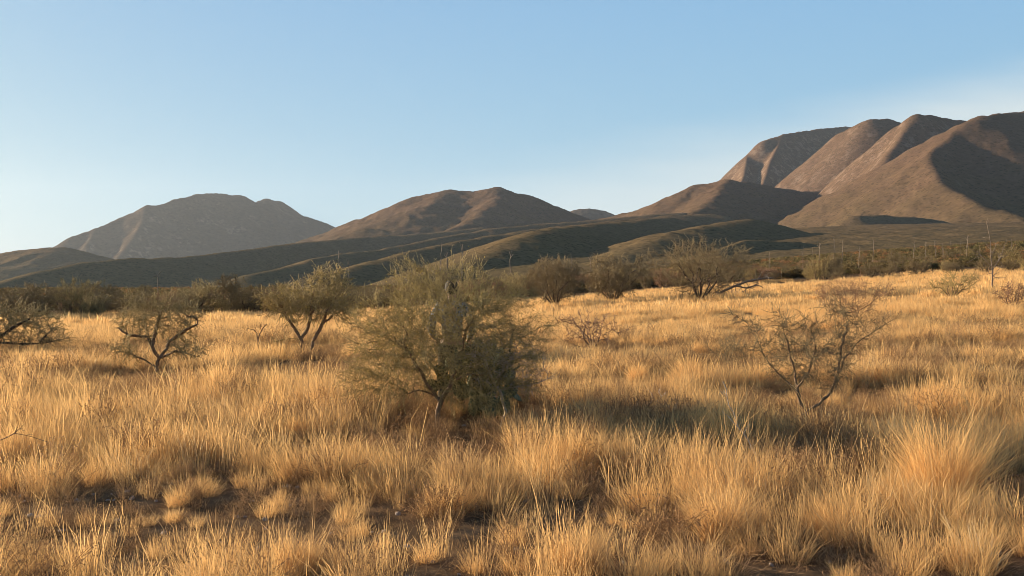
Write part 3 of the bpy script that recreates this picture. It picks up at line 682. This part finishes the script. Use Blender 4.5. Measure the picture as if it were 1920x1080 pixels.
# --- rusty twiggy bushes behind it
def round_bush(px, py, w, h, seed, bark, leafm, nl, tip, ntw, dens=700, stems=9, lsz=None, base=None):
    O = gnd(px, py) if base is None else base; k = O[1] / F; r = np.random.default_rng(seed)
    st = []
    for i in range(stems):
        a = r.uniform(0, 6.283); q = np.array([math.cos(a) * .06, math.sin(a) * .06, -.03]) * k * 30; st.append((q, -1)); j = len(st) - 1
        d = np.array([math.cos(a) * r.uniform(.1, 1.0), math.sin(a) * .8, 1.0]); d /= np.linalg.norm(d)
        for m_ in range(4): st.append((q + d * h * k * .08 * (m_ + 1), j)); j = len(st) - 1
    att = blob_points([(0, 0, h * k * .60, w * k * .5, w * k * .4, h * k * .42, 3), (0, 0, h * k * .35, w * k * .4, w * k * .35, h * k * .3, 1)] +
                      [(r.normal(0, w * k * .25), r.normal(0, w * k * .2), h * k * r.uniform(.6, .85), w * k * .16, w * k * .16, h * k * .18, .4) for _ in range(4)], dens, seed, .7)
    att = att[att[:, 2] > h * k * .08]
    pos, par = colonize(att, st, h * k * .052, h * k * .35, h * k * .075, 40, seed + 1, .4)
    return woody(pos, par, tip * k, bark, leafm, nl, (lsz or .9) * k, seed + 2, tip * k * 2.6, ntw, h * k * .13, None, 2.4, .8 * k), O
m_, O = round_bush(1595, 610, 130, 98, 51, BARK_BROWN, LEAF_RED, 2600, .22, 1600, 520)
plant('rusty_bush', m_, O, 'reddish twiggy bush in the grass behind the bare v shaped shrub', 'bush')
m_, O = round_bush(1470, 735, 170, 100, 53, BARK_DARK, LEAF_DARK, 2600, .25, 1800, 420)
m2, O2 = round_bush(1112, 655, 150, 74, 55, BARK_BROWN, LEAF_RED, 260, .42, 500, 240, 6)
plant('bare_shrub', m2, O2, 'low leafless brown shrub in the grass just right of the large mesquite', 'shrub')
m2, O2 = round_bush(1375, 700, 110, 75, 57, BARK_DARK, LEAF_DARK, 1500, .3, 900, 260)
plant('brown_bush', m2, O2, 'dark grey brown bush in shade left of the v shaped shrub', 'bush')
m2, O2 = round_bush(1785, 560, 100, 52, 59, BARK_BROWN, LEAF_OLIVE, 1500, .3, 900, 300)
plant('olive_bush', m2, O2, 'pale olive bush near the far right edge of the grass', 'bush')
m2, O2 = round_bush(1900, 578, 70, 52, 61, BARK_BROWN, LEAF_RED, 500, .4, 600, 200)
plant('bare_shrub', m2, O2, 'leafless brown shrub cut by the right edge of the photo', 'shrub')

# --- three dark mesquites at the back of the field
for px, py, w, h, sd, lab in [(1043, 576, 110, 95, 63, 'many stemmed dark mesquite behind the low leafless shrub at the field edge'),
                              (1150, 568, 120, 92, 65, 'fan shaped many stemmed mesquite between two others at the field edge'),
                              (1312, 566, 220, 122, 67, 'broadest and darkest mesquite at the far edge of the grass')]:
    m2, O2 = round_bush(px, py, w, h, sd, BARK_DARK, LEAF_DARK, 5200, .36, 2600, 1000, 13, .95)
    plant('field_edge_mesquite', m2, O2, lab, 'tree', 'dark mesquites at the far edge of the field')
# long low limb of the broadest one, lying over the grass to the right
O = gnd(1345, 560); L_ = lambda px, py, dy=0: local(px, py, O, dy=dy)
lg = path([[L_(1330, 560), L_(1352, 548), L_(1378, 536), L_(1400, 528), L_(1425, 523), L_(1448, 521)], [L_(1378, 536), L_(1400, 540), L_(1420, 534)]])
pos = np.array([a for a, _ in lg]); par = np.array([b for _, b in lg]); r_ = np.linspace(.10, .04, len(pos))
pos, par = add_twigs(pos, par, r_, 60, .7, 5); r_ = np.concatenate([r_, np.full(len(pos) - len(r_), .02)])
V_, F_ = tubes(pos, par, r_, np.ones(len(pos), bool), 6)
lo_ = mk_obj('fallen_limb', mk_mesh('fallen_limb', V_, F_, [BARK_STALK], True)); lo_.location = O
meta(lo_, 'long pale fallen limb beside the broadest dark mesquite', 'fallen branch')

# --- bleached fallen branch in the weeds
def dead_branch(name, pls, origin, r0, r1, bark, label, seed, tw=6, twl=.12):
    lg = path(pls); pos = np.array([a for a, _ in lg]); par = np.array([b for _, b in lg]); r_ = radii(par, r1, 2.0); r_ = np.minimum(r_, r0)
    n0 = len(pos); pos, par = add_twigs(pos, par, r_, tw, twl, seed); r_ = np.concatenate([r_, np.full(len(pos) - n0, r1 * .6)])
    V, Fc = tubes(pos, par, r_, np.ones(len(pos), bool), 6); o = mk_obj(name, mk_mesh(name, V, Fc, [bark], True)); o.location = origin
    return meta(o, label, 'branch')
O = gnd(1215, 775); L_ = lambda px, py, dy=0: local(px, py, O, dy=dy)
dead_branch('fallen_branch', [[L_(1178, 768), L_(1192, 758), L_(1212, 755), L_(1230, 754), L_(1242, 744), L_(1250, 735)], [L_(1224, 754), L_(1222, 740, .05), L_(1213, 728, .05)], [L_(1242, 744), L_(1235, 735, -.05)]],
            O, .014, .007, BARK_BLEACH, 'bleached crooked branch lying in the brown weeds right of centre', 71, 5, .08)
O = gnd(20, 880); L_ = lambda px, py, dy=0: local(px, py, O, dy=dy)
dead_branch('fallen_branch', [[L_(-40, 840), L_(0, 826), L_(30, 812), L_(60, 818), L_(88, 828)], [L_(30, 812), L_(48, 795, .05)], [L_(30, 812), L_(33, 800)]], O, .007, .003, BARK_BROWN,
            'thin dark arching branch above the grass at the left edge', 73, 5, .1)
O = gnd(1415, 880); L_ = lambda px, py, dy=0: local(px, py, O, dy=dy)
dead_branch('leaning_stem', [[L_(1425, 870), L_(1408, 835), L_(1385, 800), L_(1368, 760), L_(1356, 715)], [L_(1385, 800), L_(1365, 782)]], O, .009, .004, BARK_PALE, 'thin pale dead stem leaning left out of the brown weeds', 75, 8, .15)
O = gnd(484, 668); L_ = lambda px, py, dy=0: local(px, py, O, dy=dy)
dead_branch('dead_sapling', [[(0, 0, -.03), L_(484, 640), L_(482, 625), L_(476, 618)], [L_(484, 636), L_(492, 616), L_(500, 608)]], O, .03, .012, BARK_BROWN, 'tiny forked dead sapling left of the twin stemmed mesquite', 77, 4, .2)
O = gnd(1860, 545); L_ = lambda px, py, dy=0: local(px, py, O, dy=dy)
dead_branch('dead_tree', [[(0, 0, -.05), L_(1861, 510), L_(1858, 480), L_(1857, 450), L_(1850, 415)], [L_(1861, 500), L_(1846, 486), L_(1832, 470)], [L_(1861, 505), L_(1875, 485), L_(1884, 462)],
            [L_(1875, 485), L_(1890, 478)], [L_(1858, 480), L_(1866, 465), L_(1868, 455)]], O, .045, .018, BARK_STALK, 'pale dead tree with a tall bare leader on the right', 79, 26, .9)

# ------------------------------------------------------------------ shrubs of the scrub belt, each a thing
protos = []
for i, (bark, lf, w, h, nl) in enumerate([(BARK_DARK, LEAF_DARK, 100, 62, 2200), (BARK_BROWN, LEAF_GREY, 90, 70, 2000), (BARK_DARK, LEAF_DARK, 110, 60, 2400), (BARK_BROWN, LEAF_DARK, 70, 80, 1800), (BARK_BROWN, LEAF_RED, 90, 55, 1400)]):
    m2, _ = round_bush(0, 0, w, h, 301 + 7 * i, bark, lf, nl // 2, .5, 800, 300, 8, 1.5, base=np.array([0, 50.0, 0]))
    protos.append(m2)
KIND = ['dark olive brown desert shrub in the scrub belt beyond the grass', 'grey green thorny shrub in the scrub belt beyond the grass', 'wide spreading brownish shrub in the scrub belt beyond the grass',
        'tall narrow dusty shrub in the scrub belt beyond the grass', 'rusty brown twiggy shrub in the scrub belt beyond the grass']
first = {}
r = np.random.default_rng(55)
spots = []
for k in range(250):
    az = r.uniform(-.56, .56); lim = np.interp(az, [-.55, -.3, -.1, 0.05, .2, .35, .55], [52, 60, 70, 92, 100, 92, 92])
    dist = lim * (1 + 0.9 * r.random() ** 1.6); x = math.sin(az) * dist; y = math.cos(az) * dist; spots.append((x, y, az))
spots.sort(key=lambda q: q[1])
for x, y, az in spots:
    k = int(r.choice(5, p=[.30, .22, .22, .12, .14])); z = float(gz(x, y)); hs = r.uniform(.65, 1.35) * (1.0 + .25 * (y > 90))
    hs *= .72 if az > .2 else (.80 if az < -.15 else .9)
    if k not in first:
        first[k] = plant('desert_shrub', protos[k], (x, y, z), KIND[k], 'shrub', 'desert shrubs in the scrub belt: ' + KIND[k].split(' shrub')[0], r.uniform(0, 6.28), hs)
        first[k]['_kids'] = 1
    else:
        c = copy_thing(first[k], kids(first[k])); c.location = (x, y, z); c.rotation_euler = (0, 0, r.uniform(0, 6.28)); c.scale = (hs * r.uniform(.85, 1.25), hs, hs * r.uniform(.85, 1.15))
for k in first: del first[k]['_kids']
for o in bpy.data.objects:
    if '_kids' in o: del o['_kids']

# pale dry stalks above the scrub
def stalk_mesh(seed, n):
    r = np.random.default_rng(seed); pls = []
    lean = r.normal(0, .08); h = 1.0; p = [(0, 0, -.03), (lean * .4, 0, .4), (lean * .8 + r.normal(0, .02), 0, .75), (lean, r.normal(0, .03), 1.0)]
    pls = [p]
    for _ in range(n):
        t = r.uniform(.45, .9); b = np.array([lean * t, 0, t]); d = np.array([r.choice([-1, 1]) * r.uniform(.03, .09), r.normal(0, .05), r.uniform(.06, .2)]); pls.append([tuple(b), tuple(b + d)])
    lg = path(pls); pos = np.array([a for a, _ in lg]); par = np.array([b for _, b in lg]); r_ = np.minimum(radii(par, .007, 2.2), .012)
    V, Fc = tubes(pos, par, r_, np.ones(len(pos), bool), 5); return mk_mesh('dry_stalk', V, Fc, [BARK_STALK], True)
SM = [stalk_mesh(401, 0), stalk_mesh(403, 2), stalk_mesh(405, 4), stalk_mesh(407, 1)]
SL = ['straight pale dry stalk standing above the scrub', 'pale dry stalk with two short side twigs above the scrub', 'pale dead branching stalk standing above the scrub', 'crooked pale dry stalk standing above the scrub']
r = np.random.default_rng(77)
def put_stalk(px, pyt, Y, k):
    q = at(px, Y); h = CAM_H + (HY - pyt) / F * Y - q[2]
    o = mk_obj('dry_stalk', SM[k]); o.location = q; o.scale = (h * r.uniform(.6, .9), h * .8, h); o.rotation_euler = (0, 0, r.choice([0, 3.14]))
    meta(o, SL[k], 'stalk', 'pale dry stalks above the scrub: ' + SL[k].split(' standing')[0])
for px in [1441, 1466, 1505, 1525, 1542, 1562, 1573, 1596, 1607, 1636, 1672, 1713, 1737, 1753, 1765, 1772, 1780, 1800, 1815, 1835, 1895, 1905]:
    put_stalk(px + r.normal(0, 3), 455 + r.uniform(-8, 16) + (px < 1480) * 12 - (px > 1750) * 8, 118 + r.uniform(-10, 25), int(r.integers(0, 4)))
for px, pyt, k in [(822, 456, 0), (835, 470, 2), (863, 458, 1), (960, 470, 2), (1016, 495, 1), (1063, 478, 0), (1073, 475, 3), (1105, 476, 2), (1128, 482, 0), (650, 488, 1), (566, 512, 3), (630, 470, 0), (240, 525, 3), (275, 528, 0)]:
    put_stalk(px, pyt, 105, k)
# two pale marks on the slope behind
O = at(296, 150); L_ = lambda px, py, dy=0: local(px, py, O, dy=dy)
dead_branch('dead_tree', [[(0, 0, -.05), L_(296, 530), L_(296, 515), L_(303, 508)], [L_(296, 516), L_(289, 511)], [L_(296, 518), L_(288, 518)], [L_(296, 520), L_(301, 516)]], O, .08, .06, BARK_STALK,
            'small bleached dead tree in the dark scrub above the umbrella mesquite', 81, 3, .5)

# far scrub: beyond counting
def tuftball(name, seed, m):
    r = np.random.default_rng(seed); V, Fc, T = leaves(blob_points([(0, 0, .55, .8, .8, .5, 1), (.4, .1, .8, .4, .4, .35, .4), (-.35, 0, .75, .4, .4, .4, .4)], 900, seed, .6), 420, .13, seed, .05)
    return mk_mesh(name, V, Fc, [m], False, T)
proto_collection('scrub', [tuftball('scrub', 500 + i, [LEAF_DARK, LEAF_GREY, LEAF_DARK, LEAF_DARK, LEAF_RED][i]) for i in range(5)])
r = np.random.default_rng(91); n = 16000
az = r.uniform(-.56, .56, n); d = 75 * (8.5 ** (r.random(n) ** 1.1)); lim = np.interp(az, [-.55, -.3, -.1, 0.05, .2, .35, .55], [62, 72, 88, 112, 118, 108, 110])
x = np.sin(az) * d; y = np.cos(az) * d; k = (y > lim) & (fbm(x * .03, y * .03, 3) > .36); x, y = x[k], y[k]; n = len(x); hh = r.uniform(.5, 1.5, n) * np.clip(y / 160, .8, 1.8)
scatter('scrub', 'scrub', np.stack([x, y, gz(x, y)], -1), np.stack([x * 0, x * 0, r.uniform(0, 6.28, n)], -1), np.stack([hh * 1.4, hh * 1.4, hh], -1), r.integers(0, 5, n), 'dense olive brown thorn scrub on the flats below the hills', 'scrub')

# ------------------------------------------------------------------ the biggest tussocks, one by one
def tussock(px, py, wpx, hpx, seed, label, n=420):
    O = gnd(px, py); k = O[1] / F; r = np.random.default_rng(seed)
    me = blade_clump('grass_tussock', n, wpx * k * .20, hpx * k * .55, hpx * k * 1.0, max(.0042, k * .95), .30, 5, GRASS, seed, .5, .20)
    o = mk_obj('grass_tussock', me); o.location = O; meta(o, label, 'grass tussock')
for a in [(1765, 935, 240, 205, 901, 'largest fan shaped golden tussock standing tall at the right of the foreground', 900),
          (1292, 722, 80, 80, 902, 'small bright upright tussock left of the dark shaded weeds right of centre'),
          (610, 775, 110, 105, 903, 'orange tussock just left of the large mesquite'),
          (860, 930, 170, 125, 904, 'broad golden tussock in front of the large mesquite', 700),
          (1350, 1015, 150, 140, 905, 'leaning golden tussock in the foreground between centre and right edge', 600),
          (1085, 1078, 190, 110, 906, 'pale golden tussock at the bottom edge right of centre', 600),
          (1195, 722, 45, 55, 907, 'smallest tussock beside the bright upright one right of centre'),
          (1090, 800, 90, 75, 908, 'low spiky tussock right of the prickly pear'),
          (250, 800, 210, 80, 909, 'wide low tussock in front of the umbrella shaped mesquite', 600),
          (560, 1078, 160, 95, 910, 'golden tussock at the bottom edge left of centre', 600)]: tussock(*a)

# ------------------------------------------------------------------ prickly pear under the mesquite
def pear_b(t, out):
    tcn = N(t, 'ShaderNodeTexCoord'); n1 = noise(t, tcn.outputs['Object'], 9, 3)
    vo = N(t, 'ShaderNodeTexVoronoi'); vo.inputs['Scale'].default_value = 38; t.links.new(tcn.outputs['Object'], vo.inputs['Vector'])
    c = ramp(t, n1, [(0.3, (0.075, 0.085, 0.045)), (0.7, (0.15, 0.165, 0.095))])
    c = mixcol(t, ramp(t, vo.outputs['Distance'], [(0.12, (1, 1, 1)), (0.2, (0, 0, 0))]), c, (0.30, 0.26, 0.19))
    p = N(t, 'ShaderNodeBsdfPrincipled'); t.links.new(c, p.inputs['Base Color']); p.inputs['Roughness'].default_value = 0.9; p.inputs['Specular IOR Level'].default_value = 0.2; t.links.new(p.outputs[0], out.inputs[0])
PEAR = mat('cactus_skin', pear_b)
def pad_mesh():
    V = []; Fc = []; nu, nv_ = 18, 8
    for j in range(nv_ + 1):
        b = math.pi * j / nv_
        for i in range(nu):
            a = 2 * math.pi * i / nu
            x = math.sin(b) * math.cos(a); z = math.sin(b) * math.sin(a)
            wdt = 0.085 * (1 - 0.28 * max(0, -z)); th = 0.016
            V.append((x * wdt, math.cos(b) * th * (1 - .2 * abs(x)), 0.115 + z * 0.12))
    for j in range(nv_):
        for i in range(nu): Fc.append([j * nu + i, j * nu + (i + 1) % nu, (j + 1) * nu + (i + 1) % nu, (j + 1) * nu + i])
    return mk_mesh('pad', np.array(V), np.array(Fc), [PEAR], True)
PAD = pad_mesh()
O = gnd(918, 786); O[1] += .15
e = meta(empty('prickly_pear', O), 'dark grey green prickly pear cactus at the right foot of the large mesquite', 'cactus')
r = np.random.default_rng(63)
def pads(base, rot, depth):
    o = bpy.data.objects.new('pad', PAD); COL.objects.link(o); o.parent = e
    s_ = r.uniform(.85, 1.35); M_ = Matrix.Translation(base) @ rot.to_4x4()
    o.matrix_local = M_ @ Matrix.Diagonal((s_, s_, s_, 1))
    if depth <= 0: return
    for k in range(int(r.choice([1, 2, 2, 3]))):
        a = r.uniform(-1.0, 1.0); tip = M_ @ Vector((math.sin(a) * .075 * s_, 0, (.115 + math.cos(a) * .11) * s_))
        if tip.x > .26 or tip.z > .80: continue
        nr_ = rot @ Matrix.Rotation(a * .75, 3, 'Y') @ Matrix.Rotation(r.normal(0, .6), 3, 'Z') @ Matrix.Rotation(r.normal(0, .22), 3, 'X')
        if len(kids_count) < 84: kids_count.append(1); pads(tip, nr_, depth - 1)
kids_count = []
for bx, by in [(-.16, .0), (-.08, -.12), (.0, .10), (.05, -.1), (.12, .05), (.16, -.02), (-.2, .12), (.02, 0)]:
    pads(Vector((bx, by, -.02)), Matrix.Rotation(r.normal(0, .9), 3, 'Z') @ Matrix.Rotation(r.normal(bx * .5, .12), 3, 'Y') @ Matrix.Rotation(r.normal(0, .2), 3, 'X'), 4)

# ------------------------------------------------------------------ the person standing behind the mesquite
def skin_fig(name, verts, edges, rads, m, parent, root=0, sub=2):
    me = bpy.data.meshes.new(name); me.from_pydata([tuple(v_) for v_ in verts], edges, []); me.update(); o = mk_obj(name, me, parent)
    me.materials.append(m)
    md = o.modifiers.new('skin', 'SKIN'); md.use_smooth_shade = True
    for i, rr_ in enumerate(rads):
        me.skin_vertices[0].data[i].radius = (rr_, rr_) if isinstance(rr_, (int, float)) else rr_
        me.skin_vertices[0].data[i].use_root = (i == root)
    sb = o.modifiers.new('sub', 'SUBSURF'); sb.levels = sub; sb.render_levels = sub
    return o
def plain(name, c, rough=.8):
    def b(t, out):
        tcn = N(t, 'ShaderNodeTexCoord'); f = noise(t, tcn.outputs['Object'], 30, 3)
        cc = mixcol(t, 1.0, ramp(t, f, [(0.2, (.8, .8, .8)), (0.8, (1.15, 1.15, 1.15))]), c, 'MULTIPLY')
        p = N(t, 'ShaderNodeBsdfPrincipled'); t.links.new(cc, p.inputs['Base Color']); p.inputs['Roughness'].default_value = rough; t.links.new(p.outputs[0], out.inputs[0])
    return mat(name, b)
def camo(name, cols):
    def b(t, out):
        tcn = N(t, 'ShaderNodeTexCoord'); f = noise(t, tcn.outputs['Object'], 14, 2, .4)
        cr = N(t, 'ShaderNodeValToRGB'); cr.color_ramp.interpolation = 'CONSTANT'; el = cr.color_ramp.elements
        while len(el) < 4: el.new(.5)
        for i, (p_, c_) in enumerate(zip((0, .42, .5, .58), cols)): el[i].position = p_; el[i].color = (*c_, 1)
        t.links.new(f, cr.inputs[0]); p = N(t, 'ShaderNodeBsdfPrincipled'); t.links.new(cr.outputs[0], p.inputs['Base Color']); p.inputs['Roughness'].default_value = .9
        t.links.new(p.outputs[0], out.inputs[0])
    return mat(name, b)
SKIN = plain('skin', (0.36, 0.20, 0.13), .55); HAIR = plain('dark_hair', (0.02, 0.015, 0.012)); BOOT = plain('boot_leather', (0.08, 0.05, 0.03), .6)
SHIRT = camo('camouflage_cloth', [(0.045, 0.05, 0.045), (0.17, 0.185, 0.19), (0.27, 0.29, 0.31), (0.10, 0.115, 0.10)])
PANTS = camo('dark_camouflage_cloth', [(0.035, 0.03, 0.022), (0.09, 0.075, 0.05), (0.13, 0.11, 0.075), (0.05, 0.045, 0.03)])
PY = 11.75
O = at(847, PY)
pe = meta(empty('person', O, 0.0), 'person in grey camouflage shirt and dark trousers standing half hidden behind the large mesquite', 'person')
# joints: faces away from the camera (+Y), weight even, arms bent forward at the elbow
J = {'pel': (0, 0, .95), 'sp': (0, .01, 1.12), 'ch': (0, 0, 1.30), 'nk': (0, -.005, 1.475), 'hd0': (0, .01, 1.56), 'hd1': (0, .015, 1.64), 'hd2': (0, .01, 1.70)}
vs = []; es = []; rs = []
def add(p, rr_, parent=None):
    vs.append(p); rs.append(rr_)
    if parent is not None: es.append((parent, len(vs) - 1))
    return len(vs) - 1
pel = add(J['pel'], (.125, .10)); sp = add(J['sp'], (.115, .09), pel); ch = add(J['ch'], (.135, .10), sp); nk0 = add((0, 0, 1.44), (.075, .065), ch); nk = add((0, 0, 1.50), .052, nk0)
h0 = add((0, .012, 1.575), (.066, .078), nk); h1 = add((0, .012, 1.64), (.076, .092), h0); h2 = add((0, .0, 1.70), (.066, .078), h1)
HANDS = []
for s_ in (-1, 1):
    sh = add((s_ * .165, 0, 1.40), .058, ch); up = add((s_ * .225, -.01, 1.27), .048, sh); el_ = add((s_ * .262, -.03, 1.12), .041, up); fo = add((s_ * .245, .08, 1.03), .036, el_)
    wr = add((s_ * .215, .17, .965), .026, fo); pm = add((s_ * .205, .225, .935), (.034, .017), wr); HANDS.append((s_, pm, vs[pm]))
    hp = add((s_ * .095, 0, .86), .088, pel); kn = add((s_ * .12, .015, .48), .056, hp); ca = add((s_ * .125, -.01, .34), .052, kn); an = add((s_ * .13, -.02, .09), .037, ca); ft = add((s_ * .145, .10, .035), (.04, .03), an); add((s_ * .15, .17, .025), (.034, .022), ft)
    # five fingers, each a short chain from the palm
    for k, (ox, L) in enumerate([(-.027, .070), (-.009, .080), (.010, .074), (.027, .058)]):
        a = add((s_ * .205 + ox, .255, .925), .0085, pm); b = add((s_ * .205 + ox * 1.1, .255 + L * .5, .908), .0080, a); add((s_ * .205 + ox * 1.1, .255 + L * .75, .878), .0068, b)
    a = add((s_ * .205 - s_ * .040, .215, .930), .0095, pm); add((s_ * .205 - s_ * .052, .250, .915), .0080, a)
body = skin_fig('body', vs, es, rs, SKIN, pe)
# nose and ears
def lump(name, c, rx, ry, rz, m, parent, n=12):
    V = []; Fc = []
    for j in range(9):
        b = math.pi * j / 8
        for i in range(n):
            a = 2 * math.pi * i / n; V.append((c[0] + rx * math.sin(b) * math.cos(a), c[1] + ry * math.sin(b) * math.sin(a), c[2] + rz * math.cos(b)))
    for j in range(8):
        for i in range(n): Fc.append([j * n + i, j * n + (i + 1) % n, (j + 1) * n + (i + 1) % n, (j + 1) * n + i])
    return mk_obj(name, mk_mesh(name, np.array(V), np.array(Fc), [m], True), parent)
lump('nose', (0, .112, 1.625), .014, .022, .02, SKIN, pe)
for s_ in (-1, 1):
    lump('ear', (s_ * .078, .0, 1.625), .012, .02, .032, SKIN, pe); lump('eye', (s_ * .03, .094, 1.65), .013, .008, .008, HAIR, pe)
lump('mouth', (0, .102, 1.585), .024, .006, .006, BOOT, pe)
lump('hair', (0, -.016, 1.660), .092, .108, .104, HAIR, pe, 18)
# shirt and trousers follow the same joints
vs = []; es = []; rs = []
pel = add((0, 0, .93), (.145, .118)); sp = add((0, .01, 1.10), (.14, .108), pel); ch = add((0, 0, 1.30), (.152, .118), sp); nk0 = add((0, 0, 1.445), (.085, .075), ch); add((0, .0, 1.53), .060, nk0)
for s_ in (-1, 1):
    sh = add((s_ * .17, 0, 1.40), .072, ch); up = add((s_ * .235, -.01, 1.27), .064, sh); el_ = add((s_ * .272, -.03, 1.115), .056, up); fo = add((s_ * .250, .08, 1.03), .047, el_); add((s_ * .222, .15, .98), .037, fo)
skin_fig('shirt', vs, es, rs, SHIRT, pe)
vs = []; es = []; rs = []
pel = add((0, 0, .93), (.135, .112))
for s_ in (-1, 1):
    hp = add((s_ * .095, 0, .84), .100, pel); th = add((s_ * .11, .01, .66), .085, hp); kn = add((s_ * .12, .015, .48), .070, th); ca = add((s_ * .125, -.01, .30), .064, kn); add((s_ * .13, -.02, .10), .055, ca)
skin_fig('trousers', vs, es, rs, PANTS, pe)
for s_ in (-1, 1):
    vs = []; es = []; rs = []
    a = add((s_ * .13, -.03, .12), .046); b = add((s_ * .13, -.03, .045), .048, a); c_ = add((s_ * .145, .08, .045), (.046, .042), b); add((s_ * .15, .19, .035), (.042, .032), c_)
    skin_fig('boot', vs, es, rs, BOOT, pe)

# ------------------------------------------------------------------ air
def haze_b(t, out):
    v_ = N(t, 'ShaderNodeVolumePrincipled'); v_.inputs['Color'].default_value = (0.78, 0.88, 1.0, 1); v_.inputs['Density'].default_value = HAZE_D; v_.inputs['Anisotropy'].default_value = 0.3
    t.links.new(v_.outputs[0], out.inputs['Volume'])
HAZE_D = 2.5e-5
HM = mat('haze_air', haze_b)
hv = np.array([(x, y, z) for x in (-9500, 9500) for y in (-600, 12000) for z in (-3, 1400)], float)
hf = np.array([[0, 1, 3, 2], [4, 6, 7, 5], [0, 4, 5, 1], [2, 3, 7, 6], [0, 2, 6, 4], [1, 5, 7, 3]])
meta(mk_obj('haze', mk_mesh('haze', hv, hf, [HM])), 'thin pale air haze over the whole valley', kind='stuff')
